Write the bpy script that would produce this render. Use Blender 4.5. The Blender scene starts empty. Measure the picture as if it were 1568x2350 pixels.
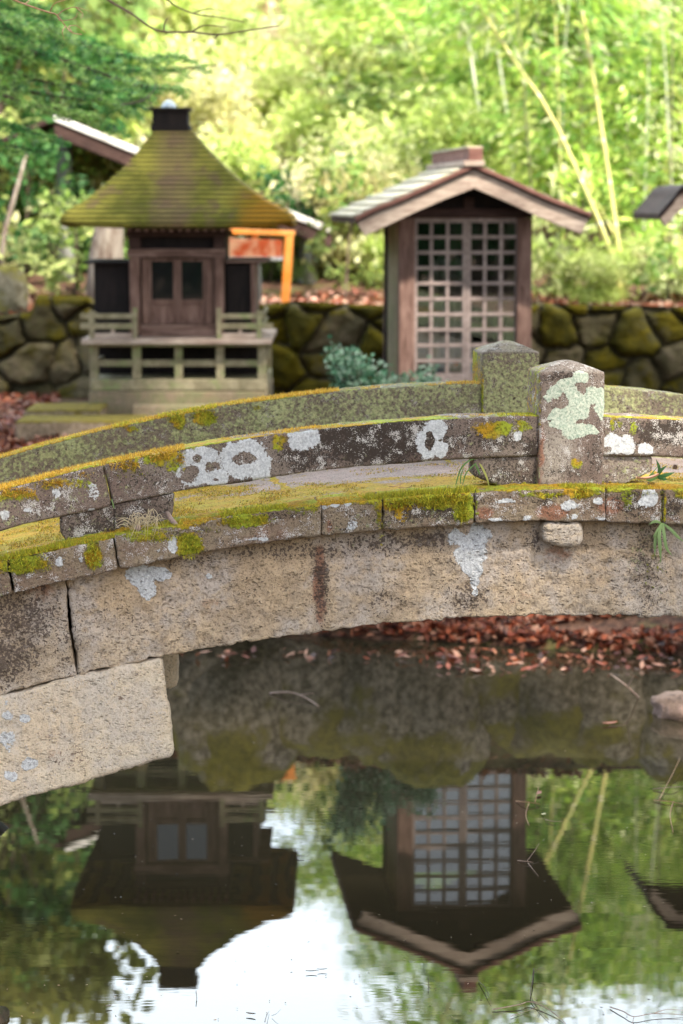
import bpy, math, random
import numpy as np
from mathutils import Vector, Matrix, Euler
random.seed(7); rng = np.random.default_rng(11)
R = math.radians
S = bpy.context.scene
COL = S.collection

# ------------------------------------------------------------------ camera model
FV = 85.0/36.0*2349.0          # focal length in units of the 1568 x 2349 survey grid
TH = math.atan(714.5/FV)       # camera looks down by this much
HC = 2.30                      # camera height over the water
ct, st = math.cos(TH), math.sin(TH)
def ray(u, v):
    dx = (u-784)/FV; dy = -(v-1174.5)/FV
    return np.array([dx, ct+dy*st, -st+dy*ct])
def at(u, v, Y):
    d = ray(u, v); return np.array([0, 0, HC]) + d*(Y/d[1])
def onwater(u, v, z=0.0):
    d = ray(u, v); return np.array([0, 0, HC]) + d*((z-HC)/d[2])

# ------------------------------------------------------------------ numpy noise
def _h(ix, iy, iz, seed):
    n = (ix.astype(np.int64)*374761393 + iy.astype(np.int64)*668265263 + iz.astype(np.int64)*2147483647 + seed*974711) & 0xffffffff
    n = ((n ^ (n >> 13))*1274126177) & 0xffffffff
    n = (n ^ (n >> 16)) & 0xffffffff
    n = (n*2246822519) & 0xffffffff
    return ((n ^ (n >> 15)) & 0xffffff)/float(0xffffff)
def vnoise(P, f, seed=0):
    Q = np.asarray(P, float)*f; I = np.floor(Q).astype(np.int64); T = Q-I; T = T*T*(3-2*T)
    r = 0
    for a in (0, 1):
        for b in (0, 1):
            for c in (0, 1):
                w = (T[:,0] if a else 1-T[:,0])*(T[:,1] if b else 1-T[:,1])*(T[:,2] if c else 1-T[:,2])
                r = r + w*_h(I[:,0]+a, I[:,1]+b, I[:,2]+c, seed)
    return r*2-1
def fbm(P, f, o=4, seed=0):
    r = 0; a = 1; s = 0
    for k in range(o):
        r = r + a*vnoise(P, f, seed+k*17); s += a; a *= .5; f *= 2.03
    return r/s

# ------------------------------------------------------------------ mesh helpers
def link(o, parent=None):
    COL.objects.link(o)
    if parent is not None: o.parent = parent
    return o
def mesh(name, V, F, mat=None, smooth=True, attrs=None):
    V = np.asarray(V, float)
    me = bpy.data.meshes.new(name)
    if isinstance(F, np.ndarray):
        m, k = F.shape
        me.vertices.add(len(V)); me.vertices.foreach_set('co', V.astype(np.float32).ravel())
        me.loops.add(m*k); me.loops.foreach_set('vertex_index', F.astype(np.int32).ravel())
        me.polygons.add(m); me.polygons.foreach_set('loop_start', (np.arange(m)*k).astype(np.int32))
        me.update(calc_edges=True)
    else:
        me.from_pydata([tuple(v) for v in V], [], [tuple(f) for f in F]); me.update()
    if smooth: me.polygons.foreach_set('use_smooth', [True]*len(me.polygons))
    for k, a in (attrs or {}).items():
        a = np.asarray(a, np.float32)
        if a.ndim == 1:
            at_ = me.attributes.new(k, 'FLOAT', 'POINT'); at_.data.foreach_set('value', a)
        else:
            if a.shape[1] == 3: a = np.hstack([a, np.ones((len(a), 1), np.float32)])
            at_ = me.attributes.new(k, 'FLOAT_COLOR', 'POINT'); at_.data.foreach_set('color', a.ravel())
    if mat: me.materials.append(mat)
    return me
def obj(name, V, F, mat, parent=None, smooth=True, attrs=None, bevel=0, world=False):
    V = np.asarray(V, float)
    if world and parent is not None: V = V - np.array(parent.location)
    o = link(bpy.data.objects.new(name, mesh(name, V, F, mat, smooth, attrs)), parent)
    if bevel:
        b = o.modifiers.new('bevel', 'BEVEL'); b.width = bevel; b.segments = 2; b.limit_method = 'ANGLE'
    return o
def tag(o, label=None, cat=None, group=None, kind=None):
    if label: o['label'] = label
    if cat: o['category'] = cat
    if group: o['group'] = group
    if kind: o['kind'] = kind
    return o
def thing(name, loc, label, cat, group=None, rz=0):
    e = bpy.data.objects.new(name, None); e.location = loc; e.rotation_euler = (0, 0, rz); e.empty_display_size = .1
    link(e); return tag(e, label, cat, group)
class G:
    """collects simple solids as one mesh"""
    def __init__(s): s.V = []; s.F = []
    def add(s, V, F):
        b = len(s.V); s.V += [tuple(v) for v in V]; s.F += [tuple(i+b for i in f) for f in F]; return s
    def box(s, x0, x1, y0, y1, z0, z1):
        if x0 > x1: x0, x1 = x1, x0
        if y0 > y1: y0, y1 = y1, y0
        if z0 > z1: z0, z1 = z1, z0
        V = [(x, y, z) for z in (z0, z1) for y in (y0, y1) for x in (x0, x1)]
        return s.add(V, [(0,2,3,1), (4,5,7,6), (0,1,5,4), (2,6,7,3), (0,4,6,2), (1,3,7,5)])
    def prism(s, poly, y0, y1):
        """polygon of (x, z) pushed along y"""
        n = len(poly); V = [(x, y0, z) for x, z in poly]+[(x, y1, z) for x, z in poly]
        return s.add(V, [tuple(range(n)), tuple(range(2*n-1, n-1, -1))]+[(i, i+n, (i+1) % n+n, (i+1) % n) for i in range(n)])
    def tube(s, pts, rad, n=7):
        pts = [np.array(p, float) for p in pts]
        if not hasattr(rad, '__len__'): rad = [rad]*len(pts)
        b = len(s.V)
        for i, p in enumerate(pts):
            d = pts[min(i+1, len(pts)-1)]-pts[max(i-1, 0)]; d = d/(np.linalg.norm(d)+1e-9)
            a = np.cross(d, [0.13, .21, 1.0] if abs(d[2]) < .9 else [1.0, .1, .05]); a /= np.linalg.norm(a); c = np.cross(d, a)
            for k in range(n):
                w = 2*math.pi*k/n; s.V.append(tuple(p+rad[i]*(a*math.cos(w)+c*math.sin(w))))
        for i in range(len(pts)-1):
            for k in range(n):
                q = b+i*n; s.F.append((q+k, q+(k+1) % n, q+n+(k+1) % n, q+n+k))
        s.F.append(tuple(b+k for k in range(n))[::-1]); s.F.append(tuple(b+(len(pts)-1)*n+k for k in range(n)))
        return s
    def build(s, name, mat, parent=None, smooth=False, bevel=0, world=False, attrs=None):
        return obj(name, s.V, s.F, mat, parent, smooth, attrs, bevel, world)
def vnormals(V, F):
    a, b, c = V[F[:,0]], V[F[:,1]], V[F[:,2]]
    n = np.cross(b-a, c-a); N = np.zeros_like(V)
    for k in range(F.shape[1]): np.add.at(N, F[:,k], n)
    return N/(np.linalg.norm(N, axis=1)[:,None]+1e-12)
def spline(pts, n):
    """catmull-rom through the points"""
    P = [np.array(p, float) for p in pts]; P = [2*P[0]-P[1]]+P+[2*P[-1]-P[-2]]; out = []
    m = len(P)-3
    for i in range(n):
        t = i/(n-1)*m; k = min(int(t), m-1); t -= k; a, b, c, d = P[k:k+4]
        out.append(.5*((2*b)+(c-a)*t+(2*a-5*b+4*c-d)*t*t+(3*b-a-3*c+d)*t**3))
    return out

# ------------------------------------------------------------------ material helpers
class N:
    def __init__(s, name):
        s.m = bpy.data.materials.new(name); s.m.use_nodes = True; s.t = s.m.node_tree; s.t.nodes.clear()
        s.out = s.t.nodes.new('ShaderNodeOutputMaterial')
    def n(s, typ, **kw):
        x = s.t.nodes.new('ShaderNode'+typ)
        for k, v in kw.items(): setattr(x, k, v)
        return x
    def put(s, sock, v):
        if v is None: return
        if isinstance(v, bpy.types.NodeSocket): s.t.links.new(v, sock)
        elif hasattr(v, '__len__') and len(v) == 3 and sock.type == 'RGBA': sock.default_value = (*v, 1)
        else: sock.default_value = v
    def coord(s, kind='Object', scale=(1,1,1), rot=(0,0,0)):
        c = s.n('TexCoord'); m = s.n('Mapping'); s.t.links.new(c.outputs[kind], m.inputs[0])
        m.inputs['Scale'].default_value = scale; m.inputs['Rotation'].default_value = rot; return m.outputs[0]
    def noise(s, co, scale, detail=4, rough=.55, dist=0, out=0):
        x = s.n('TexNoise'); s.put(x.inputs['Vector'], co); x.inputs['Scale'].default_value = scale
        x.inputs['Detail'].default_value = detail; x.inputs['Roughness'].default_value = rough; x.inputs['Distortion'].default_value = dist
        return x.outputs[out]
    def vor(s, co, scale, feature='F1', out='Distance', rand=1):
        x = s.n('TexVoronoi', feature=feature); s.put(x.inputs['Vector'], co); x.inputs['Scale'].default_value = scale
        x.inputs['Randomness'].default_value = rand; return x.outputs[out]
    def ramp(s, v, lo, hi, a=0., b=1.):
        x = s.n('MapRange'); x.interpolation_type = 'SMOOTHSTEP'; s.put(x.inputs['Value'], v)
        for k, q in zip(('From Min', 'From Max', 'To Min', 'To Max'), (lo, hi, a, b)): s.put(x.inputs[k], q)
        return x.outputs['Result']
    def math(s, op, a, b=0., c=0.):
        x = s.n('Math', operation=op); s.put(x.inputs[0], a); s.put(x.inputs[1], b); s.put(x.inputs[2], c); return x.outputs[0]
    def mix(s, f, a, b, mode='MIX'):
        x = s.n('Mix', data_type='RGBA', blend_type=mode); s.put(x.inputs[0], f); s.put(x.inputs[6], a); s.put(x.inputs[7], b); return x.outputs[2]
    def attr(s, name, out='Fac'):
        x = s.n('Attribute'); x.attribute_name = name; return x.outputs[out]
    def sep(s, v):
        x = s.n('SeparateXYZ'); s.put(x.inputs[0], v); return x.outputs
    def bump(s, h, strength=.5, dist=.01, normal=None):
        x = s.n('Bump'); x.inputs['Strength'].default_value = strength; x.inputs['Distance'].default_value = dist
        s.put(x.inputs['Height'], h); s.put(x.inputs['Normal'], normal); return x.outputs[0]
    def surf(s, col, rough=.85, normal=None, metal=0, spec=.3, **kw):
        p = s.n('BsdfPrincipled'); s.put(p.inputs['Base Color'], col); s.put(p.inputs['Roughness'], rough)
        s.put(p.inputs['Normal'], normal); p.inputs['Metallic'].default_value = metal; p.inputs['Specular IOR Level'].default_value = spec
        s.t.links.new(p.outputs[0], s.out.inputs[0]); return s.m
    def leaf(s, col, rough=.55, tr=.4):
        """thin leaf: reflects and lets light through"""
        p = s.n('BsdfPrincipled'); s.put(p.inputs['Base Color'], col); p.inputs['Roughness'].default_value = rough
        p.inputs['Specular IOR Level'].default_value = .25
        t = s.n('BsdfTranslucent'); s.put(t.inputs[0], col); x = s.n('MixShader'); x.inputs[0].default_value = tr
        s.t.links.new(p.outputs[0], x.inputs[1]); s.t.links.new(t.outputs[0], x.inputs[2]); s.t.links.new(x.outputs[0], s.out.inputs[0]); return s.m

def leaf_mat(name, tr=.4):
    n = N(name); return n.leaf(n.attr('col', 'Color'), tr=tr)
M = {}
M['leaf'] = leaf_mat('leaf_tinted'); M['moss'] = leaf_mat('moss_tinted', .25); M['drylitter'] = leaf_mat('dry_leaf', .12)

def wood(name, a, b, sc=(14, 14, 1.6), moss=None, rough=.8, mossamt=.5, bump=.35):
    n = N(name); co = n.coord('Object', sc); g = n.noise(co, 3.2, 6, .65, .6); g2 = n.noise(n.coord('Object'), 4.0, 3)
    c = n.mix(n.ramp(g, .3, .72), a, b); c = n.mix(n.ramp(g2, .4, .75, 0, .5), c, tuple(.55*x for x in a))
    if moss: c = n.mix(n.ramp(n.noise(n.coord('Object'), 7, 5, .6), .62-.3*mossamt, .78-.25*mossamt, 0, .85), c, moss)
    return n.surf(c, rough, n.bump(g, bump, .004))
M['wood_pink'] = wood('weathered_wood', (.10,.05,.036), (.27,.165,.13))
M['wood_pink_h'] = wood('weathered_wood_level', (.105,.055,.04), (.29,.185,.15), (1.6,14,14))
M['wood_pale'] = wood('pale_grey_wood', (.27,.19,.15), (.52,.42,.34), (2.2,14,14))
M['wood_lattice'] = wood('lattice_wood', (.22,.165,.145), (.40,.315,.285), (10,10,10))
M['wood_green'] = wood('algae_wood', (.19,.16,.09), (.36,.31,.20), (6,10,6), (.20,.24,.09), mossamt=.45)
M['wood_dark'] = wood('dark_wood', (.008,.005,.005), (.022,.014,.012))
M['wood_brown'] = wood('brown_wood', (.03,.014,.011), (.075,.04,.032), (2,12,12))
M['wood_red'] = wood('red_brown_trim', (.13,.055,.042), (.26,.13,.1), (2,12,12))
M['shingle'] = wood('pale_shingle', (.36,.31,.21), (.56,.49,.36), (3,3,3), (.3,.32,.14), mossamt=.2)

def stone(name, c1, c2, c3, dark=(.035,.026,.02), speck=.5, pit=1.0, mossc=((.30,.34,.03),(.42,.24,.02)), ruddy=(.28,.12,.07), gcol=(.24,.27,.12), green=0.0, chip=.006, grain=.8):
    """m1 = (lichen, moss, dark)   m2 = (rust, green lichen, pale) : patches placed on the stones"""
    n = N(name); co = n.coord('Object')
    m1 = n.sep(n.attr('m1', 'Vector')); m2 = n.sep(n.attr('m2', 'Vector'))
    big = n.noise(co, 5, 3, .6); mid = n.noise(co, 26, 4, .65); fine = n.noise(co, 120, 3, .7); vf = n.noise(co, 330, 2, .6)
    c = n.mix(n.ramp(big, .42, .56), c1, c2); c = n.mix(n.ramp(mid, .45, .65, 0, .6), c, c3); c = n.mix(n.ramp(n.noise(n.coord('Object', (1,1,.35)), 9, 4, .6), .5, .68, 0, .55), c, c3)
    c = n.mix(n.ramp(m2[2], 0, 1, 0, .8), c, (.52,.47,.38))
    # rust
    c = n.mix(n.ramp(n.math('ADD', m2[0], n.math('MULTIPLY', n.math('SUBTRACT', mid, .5), 1.1)), .35, .7, 0, .85), c, ruddy)
    # fine grains, dark and light
    c = n.mix(n.ramp(fine, .34, .54, grain, 0), c, tuple(.35*x for x in c1))
    # dark growth and stain, plus shade painted on the wall under the kerb
    dk = n.ramp(n.math('ADD', n.math('ADD', m1[2], n.math('MULTIPLY', n.math('SUBTRACT', fine, .5), 2.6)), n.math('MULTIPLY', n.math('SUBTRACT', mid, .5), .9)), .34, .56)
    c = n.mix(n.math('MULTIPLY', dk, .9), c, dark)
    # pale specks of crust lichen
    sp = n.ramp(n.math('ADD', n.math('MULTIPLY', n.math('SUBTRACT', vf, .5), 1.2), n.math('MULTIPLY', n.math('SUBTRACT', mid, .52), 1.6)), .25-.3*speck, .36-.3*speck)
    c = n.mix(n.math('MULTIPLY', sp, min(1, speck*1.9)), c, (.50,.46,.41))
    # green algae crust
    ga = n.noise(co, 75, 5, .7)
    gm = n.ramp(n.math('ADD', n.math('ADD', m2[1], green), n.math('MULTIPLY', n.math('SUBTRACT', ga, .5), 2.4)), .35, .75)
    gc = n.mix(n.ramp(fine, .35, .65), gcol, (.44,.44,.21)); c = n.mix(n.math('MULTIPLY', gm, .85), c, gc)
    # lichen discs
    lc = n.math('ADD', m1[0], n.math('MULTIPLY', n.math('SUBTRACT', mid, .5), .8)); lc = n.math('ADD', lc, n.math('MULTIPLY', n.math('SUBTRACT', fine, .5), .55)); lm = n.ramp(lc, .46, .54)
    crack = n.ramp(n.vor(n.coord('Object', (1,1,1)), 90, 'DISTANCE_TO_EDGE'), .0, .03, .5, 1)
    lcol = n.mix(n.ramp(fine, .3, .7), (.40,.40,.39), (.64,.64,.62)); lcol = n.mix(n.attr('lg'), lcol, n.mix(n.ramp(fine, .35, .65), (.30,.37,.28), (.58,.60,.47)))
    lcol = n.mix(1.0, lcol, crack, 'MULTIPLY'); c = n.mix(lm, c, lcol)
    # moss
    mm = n.ramp(n.math('ADD', m1[1], n.math('MULTIPLY', n.math('SUBTRACT', ga, .5), 1.3)), .38, .6)
    mc = n.mix(n.ramp(n.noise(co, 11, 3), .38, .62), mossc[0], mossc[1]); mc = n.mix(n.ramp(fine, .38, .55, .65, 0), mc, (.07,.055,.01)); c = n.mix(mm, c, mc)
    h = n.math('ADD', n.math('MULTIPLY', mid, 1.3), n.math('MULTIPLY', fine, .7)); h = n.math('ADD', h, n.math('MULTIPLY', vf, .25))
    h = n.math('ADD', h, n.math('MULTIPLY', lm, .35)); h = n.math('ADD', h, n.math('MULTIPLY', gm, .3)); h = n.math('ADD', h, n.math('MULTIPLY', mm, .5))
    chz = n.coord('Object', (1, 1, 1.7), (0, R(32), 0)); pits = n.ramp(n.math('ADD', n.vor(chz, 62), n.math('MULTIPLY', n.math('SUBTRACT', n.noise(chz, 30, 4, .65), .5), 1.5)), .02, .36)
    h = n.math('ADD', h, n.math('MULTIPLY', pits, .9*pit))
    c = n.mix(n.math('MULTIPLY', n.ramp(pits, 0, 1, .42, 0), pit), c, tuple(.3*x for x in c1))
    return n.surf(c, .92, n.bump(h, .9, chip), spec=.15)
M['st_wall'] = stone('cut_tan_stone', (.38,.28,.18), (.44,.365,.295), (.54,.39,.23), dark=(.07,.05,.04), speck=.12, pit=.8, grain=.6, chip=.006)
M['st_spring'] = stone('pale_springer_stone', (.66,.54,.38), (.56,.47,.37), (.68,.51,.31), dark=(.18,.125,.09), speck=.3, pit=.6, grain=.45, chip=.006)
M['st_rail'] = stone('lichened_rail_stone', (.20,.145,.115), (.24,.19,.15), (.15,.10,.08), speck=.5, pit=0, chip=.003)
M['st_kerb'] = stone('kerb_stone', (.24,.17,.115), (.28,.215,.14), (.19,.125,.09), speck=.55, pit=.3)
M['st_far'] = stone('green_crusted_stone', (.20,.155,.115), (.21,.185,.11), (.15,.11,.085), speck=.3, pit=0, green=.42)
M['st_deck'] = stone('deck_stone', (.38,.28,.24), (.34,.26,.22), (.28,.2,.17), speck=.25, pit=0, chip=.004, mossc=((.36,.27,.025),(.42,.24,.025)))
M['st_plinth'] = stone('plinth_stone', (.25,.2,.13), (.22,.21,.11), (.3,.2,.13), speck=.2, pit=0, green=.15)

# ------------------------------------------------------------------ BRIDGE
BETA = R(6.93)
ax = np.array([math.cos(BETA), math.sin(BETA), 0]); cx = np.array([-math.sin(BETA), math.cos(BETA), 0])
P0 = at(1310, 1110, 7.5); P0g = np.array([P0[0], P0[1], 0])
def brp(u, v, t):
    d = ray(u, v); o = np.array([0, 0, HC]); k = (t-np.dot(o-P0g, cx))/np.dot(d, cx); p = o+d*k
    return float(np.dot(p-P0g, ax)), float(p[2])
def fit(pts, t, deg=2):
    q = np.array([brp(u, v, t) for u, v in pts]); return np.poly1d(np.polyfit(q[:,0], q[:,1], deg))
TK, TW, TR = -.11, -.045, .02
KT = fit([(0,1280),(262,1242),(410,1212),(515,1192),(625,1172),(740,1153),(784,1146),(1084,1131),(1234,1122),(1384,1121),(1568,1125)], TK)
KB = fit([(30,1360),(270,1307),(465,1272),(740,1230),(879,1213),(1034,1202),(1209,1198),(1389,1200),(1568,1204)], TK)
RT = fit([(0,1122),(245,1072),(425,1024),(655,992),(784,978),(979,964),(1094,957),(1229,953),(1384,955),(1568,963)], TR)
RB = fit([(0,1215),(250,1162),(400,1132),(500,1115),(620,1094),(784,1074),(1084,1049),(1229,1044),(1384,1044),(1568,1052)], TR)
WB = fit([(0,1594),(185,1544),(370,1507),(500,1484),(650,1459),(784,1441),(1034,1422),(1184,1414),(1350,1413),(1568,1418)], TW)
FT = fit([(0,1050),(200,1000),(430,946),(625,914),(784,896),(934,885),(1094,880),(1386,888),(1568,905)], 1.02)
SENDL, SENDR = -3.3, 3.3
def wpos(s, t, z): return P0g+ax*s+cx*t+np.array([0, 0, z])
bridge = thing('stone_bridge', tuple(P0g), 'low arched stone footbridge crusted with lichen and moss, spanning the dark pond', 'bridge', rz=BETA)
def blobs(Sx, Z, lst, t, seed=0, warp=.012):
    """smooth mask of elliptical patches given as survey positions on the face at depth t"""
    r = np.zeros(len(Sx)); P = np.stack([Sx, Z, np.full(len(Sx), t)], 1)
    w1 = fbm(P, 22, 3, seed+3)*warp; w2 = fbm(P, 22, 3, seed+9)*warp
    for b in lst:
        s0, z0 = brp(b[0], b[1], t); k = 7.5/FV; ru, rv = b[2]*k, b[3]*k; a = b[4] if len(b) > 4 else 1.
        d = np.sqrt(((Sx+w1-s0)/ru)**2+((Z+w2-z0)/rv)**2)
        m = np.clip(1.5-d, 0, 1)*abs(a)
        r = np.maximum(r, m) if a > 0 else r*(1-np.clip(1.5-d, 0, 1)*abs(a))
    return r
def rect_loop(t0, t1, r, nf, nt, nb=4):
    """closed loop of (t, kz, oz) going up the front, over the top, down the back, under"""
    L = []
    q = [(r*(1-math.cos(a)), r*(1-math.sin(a))) for a in (0, R(30), R(60), R(90))]
    for i in range(nf): L.append((t0, (i+.5)/nf, 0, 'f'))
    for a, b in q: L.append((t0+a, 1, -b, 'f'))
    for i in range(nt): L.append((t0+r+(t1-t0-2*r)*(i+.5)/nt, 1, 0, 't'))
    for a, b in q[::-1]: L.append((t1-a, 1, -b, 't'))
    for i in range(nb): L.append((t1, 1-(i+.5)/nb, 0, 'b'))
    for a, b in q: L.append((t1-a, 0, b, 'b'))
    for i in range(nt//2+1): L.append((t1-r-(t1-t0-2*r)*(i+.5)/(nt//2+1), 0, 0, 'u'))
    for a, b in q[::-1]: L.append((t0+a, 0, b, 'f'))
    # fix: front span must keep clear of the bevels
    out = []
    for (t, k, o, tagc) in L:
        if o == 0 and 0 < k < 1: out.append((t, k, (1-2*k)*r, tagc))
        else: out.append((t, k, o, tagc))
    return out
def block(name, s0, s1, zb, zt, t0, t1, mat, masks, ds=.007, nf=20, nt=12, r=.008, rough=.003, rf=30, slant=(0, 0), label=None, seed=0, wob=.004, zfun=None, nb=4):
    L = rect_loop(t0, t1, r, nf, nt, nb); ns = max(4, int((s1-s0)/ds)); nl = len(L)
    e = np.linspace(0, 1, ns); cap = [.0, .35, .7, 1.0]
    # bevelled ends: the first and last rings shrink a little
    Sg = []; shr = []
    for k, c in ((.0, .0), (.35, .3), (1., .55)): pass
    ss = [0, r*.3, r]+list(np.linspace(r, (s1-s0)-r, ns)[1:-1])+[(s1-s0)-r, (s1-s0)-r*.3, (s1-s0)]
    sh = [r, r*.3, 0]+[0]*(ns-2)+[0, r*.3, r]
    ns = len(ss); V = np.zeros((ns, nl, 3))
    for i in range(ns):
        s = s0+ss[i]; a, b = (zb(s), zt(s)); cz = (a+b)/2; ctt = (t0+t1)/2; q = sh[i]
        for j, (t, k, o, _) in enumerate(L):
            z = a+k*(b-a)+o
            if q: t = t+(q if t < ctt else -q)*min(1, abs(t-ctt)/(abs(t1-t0)/2)); z = z+(q if z < cz else -q)*min(1, abs(z-cz)/(b-a)*2)
            f = ss[i]/(s1-s0); sl = slant[0]*(1-f)+slant[1]*f
            V[i, j] = (s+sl*(k-.5), t, z)
    idx = np.arange(ns*nl).reshape(ns, nl)
    A = idx[:-1]; B = idx[1:]; F = np.stack([A, np.roll(A, -1, 1), np.roll(B, -1, 1), B], -1).reshape(-1, 4)
    Vf = V.reshape(-1, 3); Fs = [F]; extra = []
    n0 = len(Vf)
    for end in (0, ns-1):
        ring = V[end]; c = ring.mean(0); prev = idx[end]
        for fr in (.75, .5, .25, .05):
            nr = c+(ring-c)*fr; cur = n0+np.arange(nl); extra.append(nr); n0 += nl
            q = np.stack([prev, cur, np.roll(cur, -1), np.roll(prev, -1)], -1)
            if end: q = q[:, ::-1]
            Fs.append(q); prev = cur
    Vf = np.vstack([Vf]+extra); F = np.vstack(Fs)[:, ::-1] if False else np.vstack(Fs)
    Nn = vnormals(Vf, F)
    # make sure the normals look outwards
    cc = Vf.mean(0)
    if (Nn*(Vf-cc)).sum() < 0: F = F[:, ::-1].copy(); Nn = -Nn
    a = R(35); Q = np.stack([Vf[:,0]*math.cos(a)+Vf[:,2]*math.sin(a), Vf[:,1], (Vf[:,2]*math.cos(a)-Vf[:,0]*math.sin(a))*2.0], 1)
    d = fbm(Vf, rf, 4, seed)*rough*.85 + vnoise(Vf, 6, seed+5)*wob + np.minimum(0, fbm(Q, 48, 3, seed+8)+.12)*rough*1.5
    Vf = Vf+Nn*d[:, None]
    m1, m2, lg = masks(Vf[:,0], Vf[:,1], Vf[:,2], Nn)
    o = obj(name, Vf, F, mat, bridge, True, {'m1': m1, 'm2': m2, 'lg': lg})
    if label: o['label'] = label
    return o
def Z0(x): return np.zeros_like(x)
def pack(lich=None, moss=None, dark=None, rust=None, green=None, pale=None, lg=None, n=0):
    z = np.zeros(n); f = lambda q: z if q is None else q
    return np.stack([f(lich), f(moss), f(dark)], 1), np.stack([f(rust), f(green), f(pale)], 1), f(lg)

# --- near rail
RAIL_L = [(440,1080,34,34),(437,1083,19,19,-1),(462,1045,40,22),(452,1050,12,9,-.9),(560,1052,60,46),(560,1054,28,14,-1),(500,1098,30,20),(497,1100,9,6,-.9),(600,1090,20,16),
          (695,1000,37,36),(1000,985,28,24),(980,1020,26,32),(985,1012,11,20,-1),(1010,1030,20,18),(1188,1000,10,10),(1195,985,4,10),
          (1410,1018,26,26),(1440,1020,18,26),(1480,1030,22,18,.7),(1398,1030,8,8,-.8),(130,1120,14,30,.62),(215,1128,20,30,.55),(215,1175,20,10,.6),(60,1172,12,8,.6),(10,1180,14,14,.6),(110,1100,7,5,.6)]
RAIL_M = [(300,1060,40,30,.5),(150,1110,90,16,.5),(30,1135,70,16,.6),(370,1048,60,22,.7),(400,1070,30,20,.6),(640,1015,20,24,.6),(1135,985,50,22,.75),(1200,975,26,20,.6),(1410,975,20,24,.5),(1450,985,14,20,.5),(450,1030,10,14,.4)]
RAIL_D = [(700,1040,70,50,.42),(860,1010,190,60,.5),(1130,1010,120,30,.3),(600,1110,80,14,.4),(1520,990,80,30,.45),(330,1100,80,24,.25),(1220,1040,20,40,.5)]
def m_rail(seed, far=False):
    def f(s, t, z, Nn):
        n = len(s); front = np.clip(-Nn[:,1]*3-.2, 0, 1); top = np.clip(Nn[:,2]*2.2-.8, 0, 1); P = np.stack([s, t, z], 1)
        ln = fbm(P, 9, 3, seed+40)
        if far:
            lft = np.clip(-(s+.45)/1.0, 0, 1)
            return pack(None, np.maximum(top*np.clip(.35+lft*.5+ln*.6, 0, 1), front*blobs(s, z, [(410,965,22,22,.9),(470,960,28,20,.95),(300,985,24,12,.6),(590,935,20,8,.5)], 1.02, 4)),
                        .18+.2*np.clip(ln, 0, 1)+.3*np.clip(-front+.2, 0, 1)*0, None, .12+.25*ln, None, Z0(s), n)
        li = blobs(s, z, RAIL_L, TR, 1)*front
        left = np.clip(-(s+1.0)/.5, 0, 1)
        mo = np.maximum(blobs(s, z, RAIL_M, TR, 2)*front, top*np.clip(.55+left*.6+ln*.9, 0, 1))
        dk = np.maximum(blobs(s, z, RAIL_D, TR, 3)*1.6, .27)+.12*ln
        return pack(li, mo, dk*front, blobs(s, z, [(1170,1030,20,10,.5),(240,1150,20,20,.4)], TR)*front, .05+.2*np.clip(left, 0, 1)+.25*ln, None, Z0(s), n)
    return f
sj, _ = brp(248, 1110, TR); sl, _ = brp(1236, 1110, 0); sr, _ = brp(1385, 1110, 0)
block('rail', SENDL, sj-.004, RB, RT, TR, TR+.12, M['st_rail'], m_rail(1), slant=(0,-.02), nf=16, nt=14, seed=1)
block('rail', sj+.002, sl+.01, RB, RT, TR, TR+.12, M['st_rail'], m_rail(1), slant=(-.02,0), nf=16, nt=14, seed=2)
block('rail', sr-.01, 1.9, RB, RT, TR, TR+.12, M['st_rail'], m_rail(1), nf=16, nt=14, seed=3)
block('rail', 1.906, SENDR, RB, RT, TR, TR+.12, M['st_rail'], m_rail(1), nf=10, nt=8, ds=.02, seed=4)
FB = lambda s: FT(s)-.135
block('rail', SENDL, sl+.01, FB, FT, 1.02, 1.14, M['st_far'], m_rail(5, True), nf=14, nt=10, ds=.009, seed=5, label='far rail crusted with green lichen')
block('rail', sr-.01, SENDR, FB, FT, 1.02, 1.14, M['st_far'], m_rail(5, True), nf=14, nt=10, ds=.012, seed=6, label='far rail crusted with green lichen')
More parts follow.
